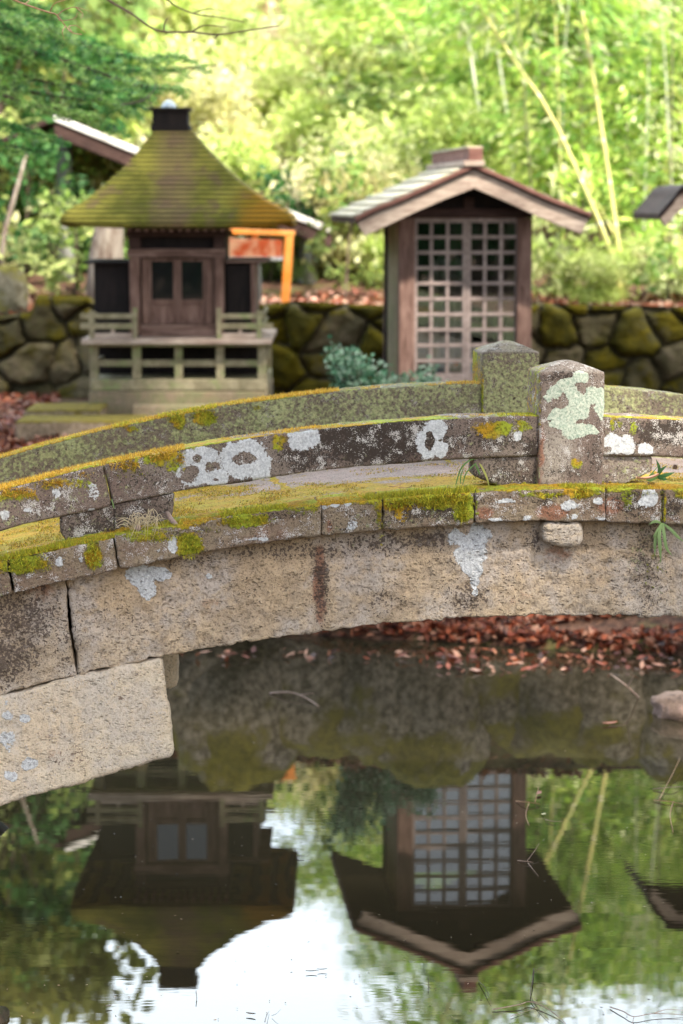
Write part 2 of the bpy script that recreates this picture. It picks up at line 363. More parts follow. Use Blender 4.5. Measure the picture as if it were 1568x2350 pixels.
# --- posts
def post(t0, far, name, label):
    w = sr-sl; zb0 = KT(sl)-.02; zsh = brp(1310, 855, 0)[1]; n = 26; d = .2
    nz = 54; V = []; 
    # ring of a rounded square
    ring = []
    rr = .010
    for cx_, cy_, a0 in ((w/2-rr, -d/2+rr, -90), (w/2-rr, d/2-rr, 0), (-w/2+rr, d/2-rr, 90), (-w/2+rr, -d/2+rr, 180)):
        for a in (0, 30, 60, 90): ring.append((cx_+rr*math.cos(R(a0+a)), cy_+rr*math.sin(R(a0+a))))
    rg = []
    for i in range(len(ring)):
        a, b = np.array(ring[i]), np.array(ring[(i+1) % len(ring)])
        m = max(1, int(np.linalg.norm(b-a)/.008))
        for k in range(m): rg.append(a+(b-a)*k/m)
    rg = np.array(rg); nl = len(rg); levels = []
    for i in range(nz): levels.append((1.0, zb0+(zsh-.006-zb0)*i/(nz-1)))
    levels += [(.985, zsh+.001)]
    for k in (.93, .8, .65, .5, .35, .2, .08, .01): levels.append((k, zsh+.036*(1-k**1.35)))
    V = np.array([[(x*f+(sl+sr)/2, y*f+t0+d/2, z) for x, y in rg] for f, z in levels])
    ns = len(levels); idx = np.arange(ns*nl).reshape(ns, nl); A, B = idx[:-1], idx[1:]
    F = np.stack([A, np.roll(A, -1, 1), np.roll(B, -1, 1), B], -1).reshape(-1, 4); Vf = V.reshape(-1, 3)
    Nn = vnormals(Vf, F); P = Vf+np.array([0, t0*9, 0])
    Vf = Vf+Nn*(fbm(P, 30, 4, 3)*.0035+vnoise(P, 7, 2)*.003)[:, None]
    s, t, z = Vf.T; front = np.clip(-Nn[:,1]*3-.2, 0, 1); side = np.clip(-Nn[:,0]*3-.2, 0, 1); ln = fbm(P, 9, 3, 8)
    if far:
        m1, m2, lg = pack(None, np.clip(side*.5*(z < zsh)+.25*ln, 0, 1)+.6*np.clip(Nn[:,2]*2-1, 0, 1)*(ln > .25), .22+.25*ln+.2*front*np.clip(1-(zsh-z)/.03, 0, 1), None, .15*front+.2*ln-.5*np.clip(Nn[:,2]*2-.4, 0, 1), .3*np.clip(Nn[:,2]*2-.4, 0, 1), Z0(s), len(s))
        mat = M['st_far']
    else:
        PL = [(1335,870,18,16),(1305,890,26,20),(1325,915,34,26),(1252,917,10,11),(1272,902,17,15),(1366,905,16,22),(1374,930,12,26),(1315,950,40,22),(1287,972,28,20),(1270,952,15,12),(1325,992,38,18),(1356,988,14,12),
              (1340,895,8,12,-1),(1276,930,16,9,-1),(1358,960,12,12,-1),(1325,970,10,5,-.7)]
        li = blobs(s, z, PL, 0, 21, .02)*front
        dk = np.maximum(blobs(s, z, [(1365,1045,20,50,.5),(1300,865,70,14,.55),(1310,1085,70,14,.4),(1375,1000,10,60,.4)], 0), .06)+.1*ln
        pal = blobs(s, z, [(1280,1040,50,50,.5),(1270,1085,30,30,.5)], 0)*front
        rust = np.maximum(blobs(s, z, [(1243,1030,10,60,.85),(1245,1080,12,30,.6)], 0), side*np.clip((.95+ln*.3-(z-zb0)/.22), 0, 1)*.7)
        m1, m2, lg = pack(li, np.maximum(blobs(s, z, [(1322,1065,18,14,.65)], 0)*front, side*np.clip((z-zb0-.12)/.1, 0, 1)*.45), dk*np.clip(front+.5*side, 0, 1)+.4*side*0, rust, side*.3+.1*ln, pal+.25*np.clip(Nn[:,2]*2-.4, 0, 1), np.ones(len(s)), len(s))
        mat = M['st_rail']
    o = obj(name, Vf, F, mat, bridge, True, {'m1': m1, 'm2': m2, 'lg': lg}); o['label'] = label
post(0, False, 'post', 'near post with a large pale green lichen patch')
post(1.0, True, 'post', 'far post crusted with olive lichen')
# --- kerb stones
K_L = [(395,1252,9,18),(748,1160,11,10),(772,1158,10,8),(800,1153,9,9),(1490,1142,22,24,.9),(1370,1150,12,12,.75),(1160,1150,30,8,.62),(1300,1160,26,16,.6),(1310,1185,18,10,.6),(140,1290,14,18,.6),(182,1282,10,10,.65),(360,1262,10,8,.6),(1140,1192,20,6,.7),(1380,1190,16,8,.6),(1210,1190,14,8,.6),(600,1240,40,6,.55),(810,1200,26,16,.5)]
K_M = [(45,1290,58,26,.9),(215,1275,24,34,.8),(435,1252,30,32,1),(560,1195,60,16,.8),(330,1225,70,20,.6),(700,1172,50,14,.5),(905,1160,60,20,.6),(1010,1152,70,20,.8),(1065,1165,28,34,.95),(1330,1130,50,12,.8),(1440,1142,16,30,.55),(1520,1170,5,40,.8),(870,1190,10,30,.5),(1240,1135,60,10,.6),(1560,1135,20,12,.6),(920,1180,20,20,.6)]
K_D = [(100,1285,40,30,.3),(950,1170,60,30,.4),(1040,1160,60,40,.45),(1100,1140,60,12,.3),(1450,1150,50,40,.4),(1250,1150,30,14,.4),(650,1180,60,14,.4),(1550,1160,30,30,.4)]
K_R = [(1110,1178,26,16,.8),(1270,1175,40,22,.95),(1400,1160,40,24,.85),(600,1225,80,26,.45),(755,1205,12,18,.7),(350,1262,60,22,.4),(1545,1190,30,10,.5),(860,1190,20,20,.2),(130,1320,60,14,.4)]
def m_kerb(s, t, z, Nn):
    P = np.stack([s, t, z], 1); ln = fbm(P, 9, 3, 60); front = np.clip(-Nn[:,1]*3-.2, 0, 1); top = np.clip(Nn[:,2]*2.2-.8, 0, 1)
    edge = np.clip(1-(KT(s)-z)/.03, 0, 1)
    mo = np.maximum(np.maximum(blobs(s, z, K_M, TK, 12)*front, top*np.clip(.85+ln*.8, 0, 1)), front*edge*np.clip(.5+ln, 0, 1))
    return pack(blobs(s, z, K_L, TK, 11)*front, mo, (np.maximum(blobs(s, z, K_D, TK, 13)*1.4, .22)+.25*ln)*front, blobs(s, z, K_R, TK, 14)*front, .08+.35*ln, Z0(s), Z0(s), len(s))
kj = [SENDL, -2.5]+[brp(u, 1220, TK)[0] for u in (22, 268, 738, 878, 1088, 1389, 1519)]+[1.25, 2.1, 2.7, SENDR]
for i in range(len(kj)-1):
    jit = [0, .001, -.002, .0015, 0, -.001, .002, 0, .001][i % 9]
    off = [.0, .008, .0, .005, .002, .0, .006, .002, .008, 0, .003, .001][i % 12]
    block('kerb_stone', kj[i]+.002, kj[i+1]-.002, lambda s, o=jit: KB(s)+o, lambda s, o=jit: KT(s)+o, TK-off, .10, M['st_kerb'], m_kerb, slant=(-.012 if i < 4 else 0, -.012 if i < 3 else 0), nf=20, nt=16, rough=.0065, rf=34, r=.007, seed=70+i)
fk = lambda s: KT(s)-.118
block('kerb_stone', SENDL, SENDR, fk, lambda s: KT(s)-.004, 1.0, 1.33, M['st_far'], m_rail(5, True), nf=8, nt=8, ds=.03, seed=90)
# --- deck
def m_deck(s, t, z, Nn):
    P = np.stack([s, t, z], 1); ln = fbm(P*np.array([1, 2.2, 1]), 4, 4, 31); l2 = fbm(P*np.array([.8, 2.5, 1]), 16, 3, 33)
    near = np.clip(1-(t-.1)/.38, 0, 1); lft = np.clip(-(s+.9)/.6, 0, 1)
    bare = np.clip((s+1.1)/.5, 0, 1)*np.clip((t-.3)/.25, 0, 1)
    mo = .64+.3*near+.25*lft+ln*.75+l2*.3-.75*bare
    joint = np.abs((s+.05*t+.52) % .62-.31); mo = mo+.5*(joint < .012)
    groove = np.clip(1-np.abs(t-.12)/.014, 0, 1)
    return pack(None, np.clip(mo, 0, 1), groove*.5+.12, .3*(fbm(P, 12, 2, 36) > .35)*near, None, None, None, len(s))
block('deck', SENDL, SENDR, lambda s: KT(s)-.11, lambda s: KT(s)-.006, .108, 1.0, M['st_deck'], m_deck, nf=4, nt=90, ds=.012, rough=.003, r=.006, seed=40, wob=.003)
# --- support blocks under the rail
KTT = lambda s: KT(s)-.003
def m_sup(s, t, z, Nn):
    P = np.stack([s, t, z], 1); ln = fbm(P, 10, 3, 50); right = s > sr-.05
    return pack(None, np.clip(1-(z-KT(s))/.02, 0, 1)*.5, .45+.3*ln-.3*right, None, .12+.3*ln+.1*right, .25*right, None, len(s))
def sup(u0, u1, us, cut0, cut1, seed):
    a = brp(u0, us, TR)[0]; b = brp(u1, us, TR)[0]
    def zbf(s):
        h = RB(s)-KT(s); z = KTT(s)
        if cut0: z += max(0, 1-(s-a)/cut0)*h*.42
        if cut1: z += max(0, 1-(b-s)/cut1)*h*.5
        return z
    block('support_block', a, b, zbf, lambda s: RB(s)+.002-.004, TR+.012, TR+.115, M['st_rail'], m_sup, nf=10, nt=6, r=.006, rough=.004, seed=seed)
sup(139, 262, 1190, .02, 0, 101); sup(263, 400, 1160, 0, .015, 102); sup(1089, 1240, 1080, .085, 0, 103); sup(1380, 1499, 1080, 0, .085, 104)
# --- arch ring walls
W_L = [(320,1322,34,28),(335,1350,22,26),(365,1316,24,14),(480,1330,8,8,.8),(1074,1230,52,26),(1085,1268,36,34),(1088,1305,26,24),(1090,1334,12,12),(1090,1353,7,7),(1062,1215,12,14,-.9),(1270,1250,40,16,.35)]
W_D = [(735,1350,18,90,.6),(560,1360,40,60,.25),(1180,1330,30,70,.3),(300,1420,60,50,.22),(1420,1350,20,80,.3),(885,1390,50,46,.42),(1080,1375,60,44,.48),(1300,1235,180,26,.3),(700,1260,200,24,.4),(900,1240,160,20,.42),(400,1290,120,18,.3),(1480,1290,50,110,.35),(60,1430,50,90,.35),(20,1520,60,60,.4),(1230,1240,14,36,.5),(640,1330,60,16,.2)]  # wide bands just under the kerb paint its shade together with mottled stain
def m_wall(s, t, z, Nn):
    P = np.stack([s, t, z], 1); front = np.clip(-Nn[:,1]*3-.2, 0, 1); ln = fbm(P, 5, 4, 80); st = fbm(P*np.array([1, 1, .22]), 7, 3, 81)
    edge = np.clip((.35-(z-WB(s)))/.3, 0, 1)
    li = blobs(s, z, W_L, TW, 15, .016)*front
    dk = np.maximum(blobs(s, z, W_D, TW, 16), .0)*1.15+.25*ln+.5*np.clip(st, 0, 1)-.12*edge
    rust = blobs(s, z, [(735,1330,18,110,.85),(480,1400,60,40,.35),(1200,1370,50,30,.35),(840,1300,60,30,.3),(1280,1270,50,30,.5),(95,1330,60,90,.5),(180,1480,40,80,.3),(1370,1320,50,40,.3)], TW, 17)
    return pack(li, front*blobs(s, z, [(1500,1300,40,90,.32)], TW), dk, rust*front, front*blobs(s, z, [(1480,1280,60,90,.3),(860,1240,100,16,.22)], TW), .25*edge+.3*np.clip(ln, 0, 1), Z0(s)-.9*0, len(s))
KBB = lambda s: KB(s)+.0
jA = brp(165, 1440, TW)[0]
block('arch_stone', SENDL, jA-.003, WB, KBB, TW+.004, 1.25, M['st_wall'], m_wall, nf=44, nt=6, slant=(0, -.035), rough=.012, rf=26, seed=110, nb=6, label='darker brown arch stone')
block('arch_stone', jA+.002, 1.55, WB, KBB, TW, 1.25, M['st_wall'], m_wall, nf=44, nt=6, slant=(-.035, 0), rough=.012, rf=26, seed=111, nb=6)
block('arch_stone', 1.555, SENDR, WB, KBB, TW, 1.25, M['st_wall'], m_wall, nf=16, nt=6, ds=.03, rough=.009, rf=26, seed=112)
# --- springer blocks
sA, zA = brp(0, 1594, TW); sB, zB = brp(372, 1507, TW); s1_, z1_ = brp(0, 1848, TW); s2_, z2_ = brp(387, 1734, TW)
slb = (z2_-z1_)/(s2_-s1_)
SPB = lambda s: z2_+slb*(s-s2_); SPT = lambda s: WB(s)-.004
def m_spr(s, t, z, Nn):
    P = np.stack([s, t, z], 1); ln = fbm(P, 5, 4, 180)
    li = blobs(s, z, [(15,1640,16,14,.75),(55,1646,14,12,.7),(20,1700,24,26,.6),(70,1750,20,16,.8),(25,1775,24,16,.7),(10,1610,8,8,.6)], TW, 31)
    return pack(li, blobs(s, z, [(57,1614,9,6,.3),(100,1650,6,5,.3),(240,1680,4,4,.3)], TW, 4), .1*ln+blobs(s, z, [(110,1690,60,14,.25),(160,1740,60,20,.3),(305,1542,12,10,.4),(280,1598,10,5,.35)], TW, 32), .25*(ln > .3)+blobs(s, z, [(120,1725,70,24,.4)], TW), .0*s, .35+.4*ln, Z0(s), len(s))
block('springer_stone', SENDL, s2_+.003, SPB, SPT, TW-.012, .24, M['st_spring'], m_spr, nf=46, nt=8, slant=(0, -.03), rough=.008, rf=24, r=.016, seed=120, wob=.006)
sF = brp(411, 1540, .7)[0]; zF = brp(400, 1583, .7)[1]
block('springer_stone', SENDL, sF, lambda s: min(zF, SPT(s)-.15), SPT, .7, .86, M['st_spring'], m_spr, nf=20, nt=8, rough=.008, rf=24, r=.03, seed=121, ds=.014, label='far springer stone with a rounded end')
zR = SPB(-1.3)
block('springer_stone', 2*.35-s2_, SENDR+.2, lambda s: SPB(.7-s), lambda s: WB(s)-.004, TW-.012, 1.25, M['st_spring'], m_spr, nf=20, nt=8, rough=.008, r=.016, seed=122, ds=.03)
# --- stub of the cross beam under the kerb
ba = brp(1246, 1230, TW-.06)[0]; bb = brp(1338, 1230, TW-.06)[0]
def m_beam(s, t, z, Nn):
    return pack(None, None, .1+0*s, .12+0*s, None, .35+.3*fbm(np.stack([s, t, z], 1), 12, 2, 5), None, len(s))
block('cross_beam', ba, bb, lambda s: brp(1290, 1256, TW-.06)[1]+.012*((s-ba)/(bb-ba)-.6)**2*4, lambda s: KB(s)-.003, TW-.065, .1, M['st_wall'], m_beam, nf=14, nt=8, r=.016, rough=.007, ds=.006, seed=130)

# ------------------------------------------------------------------ moss tufts on the bridge
def tufts(P, Nn, L, W, col, lean=.45, droop=0.):
    """one small blade per point; P, Nn (n,3)"""
    n = len(P); d = Nn+rng.normal(0, lean, (n, 3)); d[:,2] += .1-droop; d /= np.linalg.norm(d, axis=1)[:, None]
    sd = np.cross(d, rng.normal(0, 1, (n, 3))); sd /= np.linalg.norm(sd, axis=1)[:, None]
    L = L*(.5+rng.random(n)); W = W*(.6+.8*rng.random(n))
    tip = P+d*L[:, None]+np.array([0, 0, -1])*(L*L*6*droop)[:, None]
    V = np.stack([P-sd*W[:, None]/2, P+sd*W[:, None]/2, tip], 1).reshape(-1, 3); F = np.arange(3*n).reshape(-1, 3)
    return V, F, np.repeat(col, 3, 0)
MG = np.array([(.46,.43,.03),(.34,.36,.025),(.56,.48,.04),(.18,.21,.02),(.40,.30,.03)]); MO = np.array([(.62,.38,.04),(.55,.30,.03),(.68,.48,.09),(.40,.22,.03)]); MD = np.array([(.10,.13,.02),(.18,.19,.02),(.30,.27,.03)])
MDK = np.vstack([MO, MO*.8, MG*.75, [(.22,.13,.04)], [(.16,.11,.05)], [(.34,.24,.10)]])
def pick(pal, n, sc=1.0):
    c = pal[rng.integers(0, len(pal), n)]*(.75+.5*rng.random((n, 1)))*sc; return c
def mossobj(chunks, label):
    V = np.vstack([c[0] for c in chunks]); C = np.vstack([c[2] for c in chunks]); F = np.arange(len(V)).reshape(-1, 3)
    o = obj('moss', V, F, M['moss'], bridge, False, {'col': C}); o['label'] = label; o['kind'] = 'stuff'; return o
def strip(sA, sB, t0, t1, zf, dens, L, pal, thr=-1., seed=0, lean=.5, W=.0028, f=7):
    n = int((sB-sA)*(t1-t0)*dens); s = rng.uniform(sA, sB, n); t = rng.uniform(t0, t1, n); P = np.stack([s, t, zf(s)-.002], 1)
    k = fbm(P, f, 3, seed); P = P[k > thr]; m = len(P)
    return tufts(P, np.tile([0, 0, 1.], (m, 1)), L, W, pick(pal, m), lean)
def face(lst, t, dens, L, pal, seed=0, W=.0030, droop=.5):
    out = []
    for b in lst:
        s0, z0 = brp(b[0], b[1], t); k = 7.5/FV; a, c = b[2]*k, b[3]*k; n = int(a*c*3.14*dens)
        r = np.sqrt(rng.random(n)); w = rng.random(n)*6.283; P = np.stack([s0+a*r*np.cos(w), np.full(n, t), z0+c*r*np.sin(w)], 1)
        kk = fbm(P, 30, 2, seed); P = P[kk > -.22+.6*(r-.45)]; m = len(P)
        out.append(tufts(P, np.tile([0, -1., 0], (m, 1)), L, W, pick(pal, m), .5, droop))
    return out
ch = []
s6 = brp(640, 1000, TR)[0]; s4 = brp(425, 1000, TR)[0]
ch.append(strip(SENDL+.5, s4, TR, TR+.11, RT, 90000, .011, MO, -.6, 1)); ch.append(strip(s4, s6+.15, TR+.01, TR+.11, RT, 60000, .007, MO, -.1, 2)); ch.append(strip(s6, sl, TR+.02, TR+.11, RT, 40000, .005, MO, .12, 3))
ch += face([(40,1128,60,12),(130,1108,60,12),(210,1086,40,9),(300,1066,50,10),(380,1046,46,16),(415,1044,16,18)], TR, 90000, .011, MO, 5)
ch += face([(300,1085,40,14),(1130,978,34,16),(1200,970,14,12)], TR, 22000, .007, MD, 6)
ch.append(strip(sl-.12, sl, TR, TR+.1, RT, 60000, .006, MG, -.2, 7)); ch.append(strip(sr, sr+.3, TR, TR+.1, RT, 50000, .005, MO, -.1, 8))
mossobj(ch, 'golden moss fringe along the near rail')
ch = [strip(SENDL+.5, -.6, 1.02, 1.13, FT, 50000, .010, MO, -.5, 11), strip(-.6, sl, 1.02, 1.13, FT, 30000, .006, MO, 0, 12),
      strip(brp(365,960,1.02)[0], brp(500,950,1.02)[0], 1.02, 1.1, FT, 60000, .014, MG, -.5, 13), strip(brp(262,980,1.02)[0], brp(300,970,1.02)[0], 1.02, 1.1, FT, 60000, .012, MG, -.5, 14)]
ch += face([(400,958,22,9),(470,950,36,14),(485,965,14,14)], 1.02, 60000, .014, MG, 15)
ch.append(strip(brp(1030,880,1.02)[0], sl, 1.02, 1.1, FT, 60000, .009, MO, -.4, 16))
mossobj(ch, 'orange and lime moss along the far rail')
ch = []
def bu(u, v=1150): return brp(u, v, TK)[0]
ch.append(strip(SENDL+.5, SENDR-1, TK+.004, .02, KT, 60000, .006, MO, -.25, 21))
for u0, u1, L in ((-60,170,.016),(170,420,.009),(510,660,.016),(840,1095,.017),(1290,1370,.014),(1380,1500,.007)):
    ch.append(strip(bu(u0), bu(u1), TK+.002, TK+.075, KT, 130000, L, MG, -.45, 22))
ch.append(strip(bu(430), bu(840), TK+.01, .08, KT, 45000, .008, MG, .0, 23))
ch += face([(30,1288,60,22),(90,1290,30,24),(215,1270,20,34)], TK-.006, 60000, .013, MG, 24)
ch += face([(435,1250,26,30),(370,1232,40,10),(560,1192,56,12),(600,1186,40,10)], TK-.006, 70000, .012, MG, 25)
ch += face([(900,1155,50,12),(980,1148,60,14),(1040,1146,50,18),(1070,1162,24,34),(1060,1185,16,12),(1335,1128,36,12),(1290,1135,50,8)], TK-.006, 80000, .014, MG, 26)
ch += face([(1240,1130,60,6),(1500,1130,60,6),(700,1165,50,8),(480,1215,50,8),(1440,1145,10,26),(1519,1165,4,36),(870,1195,8,30),(420,1225,30,16)], TK-.004, 45000, .007, MD, 27)
ch += face([(875,1215,8,40)], TK-.004, 22000, .009, MG, 28)
mossobj(ch, 'lime green moss hanging over the kerb')
ch = [strip(SENDL+.5, SENDR-.5, .12, .45, lambda s: KT(s)-.004, 20000, .005, MDK, .06, 31, f=9), strip(SENDL+.5, SENDR-.5, .3, 1.0, lambda s: KT(s)-.004, 11000, .005, MDK, .12, 31, f=6)]
ch.append(strip(SENDL+.5, brp(640,1120,.2)[0], .12, .95, lambda s: KT(s)-.004, 20000, .006, MDK, -.02, 32, f=10))
mossobj(ch, 'flat golden moss carpet on the deck')

# ------------------------------------------------------------------ small plants and litter on the bridge
def bw(u, v, t): s, z = brp(u, v, t); return wpos(s, t, z)
def blade_geo(g, pts, w0, C=None, col=None, flat=None):
    """flat tapered leaf blade along points"""
    P = spline(pts, 9); b = len(g.V)
    for i, p in enumerate(P):
        f = i/8; d = P[min(i+1, 8)]-P[max(i-1, 0)]; sd = np.cross(d, flat if flat is not None else [0, -1, .15]); sd = sd/(np.linalg.norm(sd)+1e-9)
        w = w0*math.sin(math.pi*min(.98, .12+f*.86))**.6*(1 if f < .7 else (1-f)/.3*.9+.1)
        g.V += [tuple(p-sd*w/2), tuple(p+np.cross(sd, d)/(np.linalg.norm(d)+1e-9)*w*.12), tuple(p+sd*w/2)]
        if C is not None: C += [col]*3
    for i in range(8):
        q = b+i*3; g.F += [(q, q+1, q+4, q+3), (q+1, q+2, q+5, q+4)]
def grass_thing(label, base, blades, group=None):
    e = thing('grass_tuft', tuple(base), label, 'grass', group)
    g = G(); C = []
    for pts, w, col in blades: blade_geo(g, pts, w, C, col)
    obj('blade', g.V, g.F, M['leaf'], e, True, {'col': np.array(C)}, world=True)['kind'] = 'stuff'
GR = (.10,.20,.05); GY = (.38,.38,.10); GL = (.25,.36,.14)
b0 = bw(1070, 1118, -.03)
grass_thing('wispy green grass drooping beside the end of the support block left of the near post', b0,
  [([bw(1046,1112,-.02), bw(1058,1075,-.02), bw(1078,1056,-.01), bw(1095,1053,.0)], .005, GR), ([bw(1062,1112,-.02), bw(1070,1085,-.02), bw(1090,1065,0), bw(1097,1060,.0)], .004, GR),
   ([bw(1122,1113,-.04), bw(1116,1092,-.04), bw(1104,1068,-.01), bw(1098,1062,.0)], .006, GY), ([bw(1057,1110,-.02), bw(1058,1090,-.02), bw(1066,1068,-.01)], .004, GR), ([bw(1102,1090,-.01), bw(1094,1070,0), bw(1088,1062,0)], .006, GR)])
b0 = bw(1519, 1200, TK-.01)
grass_thing('long pale green leaves hanging down from the kerb joint at the bridge', b0,
  [([bw(1519,1200,TK-.012), bw(1507,1222,TK-.03), bw(1503,1250,TK-.03), bw(1503,1283,TK-.02)], .010, GL), ([bw(1519,1200,TK-.012), bw(1513,1225,TK-.04), bw(1515,1262,TK-.04), bw(1517,1298,TK-.03)], .011, GL),
   ([bw(1521,1200,TK-.012), bw(1524,1225,TK-.04), bw(1530,1258,TK-.04), bw(1545,1277,TK-.04)], .010, GL), ([bw(1523,1202,TK-.012), bw(1540,1215,TK-.04), bw(1556,1232,TK-.04), bw(1572,1245,TK-.04)], .010, GL),
   ([bw(1518,1202,TK-.012), bw(1508,1196,TK-.03), bw(1498,1198,TK-.03), bw(1488,1204,TK-.03)], .009, GL), ([bw(1519,1200,TK-.012), bw(1512,1212,TK-.04), bw(1500,1232,TK-.04), bw(1514,1225,TK-.03)], .006, GL)])
b0 = bw(1508, 1094, .02)
grass_thing('dark green pointed leaves sprouting behind the fallen leaf on the deck', b0,
  [([bw(1508,1094,.02), bw(1513,1075,.02), bw(1505,1052,.02)], .010, (.04,.10,.03)), ([bw(1508,1094,.02), bw(1518,1078,.02), bw(1532,1067,.02)], .009, (.04,.10,.03)), ([bw(1508,1094,.02), bw(1528,1090,.0), bw(1549,1083,.0)], .012, (.06,.15,.05)),
   ([bw(1508,1094,.02), bw(1522,1098,-.02), bw(1531,1100,-.02)], .011, (.06,.15,.05)), ([bw(1510,1094,.02), bw(1500,1098,-.01), bw(1486,1100,-.01), bw(1516,1062,.01)], .010, (.09,.17,.04)), ([bw(1508,1094,.02), bw(1497,1088,0), bw(1488,1098,-.01)], .009, (.09,.17,.04))])
b0 = bw(258, 1200, .0)
grass_thing('tiny green sprig in the gap of the left support blocks', b0, [([bw(262,1162,.01), bw(258,1150,.01), bw(257,1143,.01)], .004, GL), ([bw(262,1166,.01), bw(259,1156,.01)], .004, GL)])
# dry grass tangle
e = thing('dry_grass', tuple(bw(325, 1215, -.06)), 'tangle of dead straw lying on the mossy kerb beside the stick', 'dry grass')
g = G(); C = []
for i in range(46):
    u = random.uniform(300, 350); p0 = bw(u, 1212+random.uniform(-6, 8)-(u-300)*.2, -.07); du = random.uniform(-50, 50)
    p1 = p0+np.array([du*.0007, random.uniform(-.02, .03), random.uniform(.01, .045)]); p2 = p0+np.array([du*.0014, random.uniform(-.03, .03), random.uniform(-.015, .02)])
    if i < 8: p1 = p0+np.array([random.uniform(-.01, .03), -.055, .02]); p2 = p0+np.array([random.uniform(-.01, .04), -.065, -random.uniform(.02, .06)])
    blade_geo(g, [p0, p1, p2], .0022, C, (.58,.47,.30))
obj('straw', g.V, g.F, M['leaf'], e, True, {'col': np.array(C)}, world=True)['kind'] = 'stuff'
M['twig'] = wood('twig_bark', (.15,.09,.06), (.28,.19,.13), (30,30,30)); M['stub'] = wood('grey_stub', (.26,.17,.13), (.42,.3,.24), (20,20,20))
n_ = N('dead_leaf'); M['deadleaf'] = n_.leaf(n_.mix(n_.noise(n_.coord('Object'), 40, 4), (.50,.25,.17), (.74,.46,.34)), tr=.15)
e = thing('stick', tuple(bw(400, 1205, -.08)), 'short cut stick lying on the kerb beside the dry straw', 'stick')
g = G(); g.tube([bw(384,1177,-.01), bw(392,1190,-.05), bw(402,1201,-.085), bw(413,1218,-.112)], [.0075,.008,.0075,.0075], 10); g.build('stem', M['stub'], e, True, world=True)
g = G(); g.tube([bw(398,1196,-.07), bw(394,1200,-.08)], [.003,.002], 6); g.build('side_shoot', M['stub'], e, True, world=True)
# cones
def cone(label, p, r):
    e = thing('pine_cone', tuple(p), label, 'pine cone', 'little cones lying on the bridge'); g = G()
    for k in range(36):
        a = k*2.4; z = (k/36-.4)*r*2; rr = r*(1-abs(k/36-.45)*1.1); q = np.array([rr*math.cos(a), rr*math.sin(a), z]); d = q/np.linalg.norm(q)
        g.tube([p+q*.3, p+q*.9, p+q+d*.0012], [.001, .0026, .0008], 5)
    g.build('scale', M['stub'], e, True, world=True)['kind'] = 'stuff'
cone('tiny brown cone resting in the moss below the straw', bw(318, 1212, -.1), .009)
cone('tiny cone on the golden deck moss beside the green leaves', bw(1549, 1072, .2), .008)
def leafmesh(g, c, L, W, ang, tilt=.2, curl=.2, n=6):
    d = np.array([math.cos(ang), math.sin(ang), tilt]); d /= np.linalg.norm(d); sd = np.cross([0, 0, 1.], d); sd /= np.linalg.norm(sd); up = np.cross(d, sd); b = len(g.V)
    for i in range(n+1):
        f = i/n; w = W*math.sin(math.pi*(.06+.9*f))**.7
        for q in (-1, 0, 1): g.V.append(tuple(np.array(c)+d*(f-.5)*L+sd*q*w/2+up*(curl*W*(q*q)+curl*L*.4*(f-.5)**2*4)))
    for i in range(n):
        q = b+i*3; g.F += [(q, q+1, q+4, q+3), (q+1, q+2, q+5, q+4)]
for (u, v, t, L, W, a, lab) in ((1487,1105,-.07,.075,.026,.25,'curled pinkish dead leaf beside the near post on the kerb'),(908,1122,-.03,.05,.008,.5,'narrow straw coloured leaf on the kerb moss left of the post'),(930,1126,-.05,.045,.007,-.4,'narrow curled leaf lying across the brightest kerb moss')):
    e = thing('fallen_leaf', tuple(bw(u, v, t)), lab, 'leaf'); g = G(); leafmesh(g, np.array(bw(u, v, t))+np.array([0, 0, .008]), L, W, a, .12, .25); g.build('blade', M['deadleaf'], e, True, world=True)

# ------------------------------------------------------------------ terrain and water
def sm(a, b, x): t = np.clip((x-a)/(b-a), 0, 1); return t*t*(3-2*t)
def shore(x): return 12.45+.10*np.sin(x*2.3+.6)+.06*np.sin(x*5.1)-.25*np.clip(x-.8, 0, 2)+.6*(1-sm(-.6, .35, x))
def sm(a, b, x): t = np.clip((x-a)/(b-a), 0, 1); return t*t*(3-2*t)
def terr(x, y):
    P = np.stack([x, y, 0*x], 1); n1 = fbm(P, .6, 3, 3); n2 = fbm(P, 2.5, 3, 4)
    sh = shore(x); back = .05+.22*sm(0, 1.2, y-sh)
    back = back+ (.93-.27)*sm(13.3, 13.55, y) + (1.5-.93)*sm(17.15, 17.5, y)+ 1.5*sm(18, 26, y)+3.2*sm(25, 48, y)+3*sm(46, 75, y)
    back = back+ .03*n2*(y-sh > 0)*sm(0, .5, y-sh)+ .5*n1*sm(19, 30, y)
    pond = sm(-.35, .0, y-sh)
    h = -.6+(back+.6)*pond
    lft = sm(-2.3, -2.9, x+.15*np.sin(y*2)); rgt = sm(3.7, 4.5, x+.15*np.sin(y*2)); near = sm(2.6, 1.6, y)
    land = .75+.06*n1
    e = np.maximum(np.maximum(lft*(x < 0), rgt), near)
    h = np.where(y < 13.3, np.maximum(h, -.6+(land+.6)*e), h)
    return h
xs = np.concatenate([np.linspace(-70, -8, 40), np.linspace(-7.8, 7.8, 160), np.linspace(8, 70, 40)])
ys = np.concatenate([np.linspace(-40, 1, 30), np.linspace(1.3, 11.2, 60), np.linspace(11.3, 20, 110), np.linspace(20.5, 110, 90)])
X, Y = np.meshgrid(xs, ys); Zt = terr(X.ravel(), Y.ravel())
nx, ny = len(xs), len(ys); idx = np.arange(nx*ny).reshape(ny, nx)
F = np.stack([idx[:-1,:-1], idx[:-1,1:], idx[1:,1:], idx[1:,:-1]], -1).reshape(-1, 4)
n = N('soil_and_litter'); co = n.coord('Object'); a = n.noise(co, 3, 5); b = n.noise(co, 25, 4, .7)
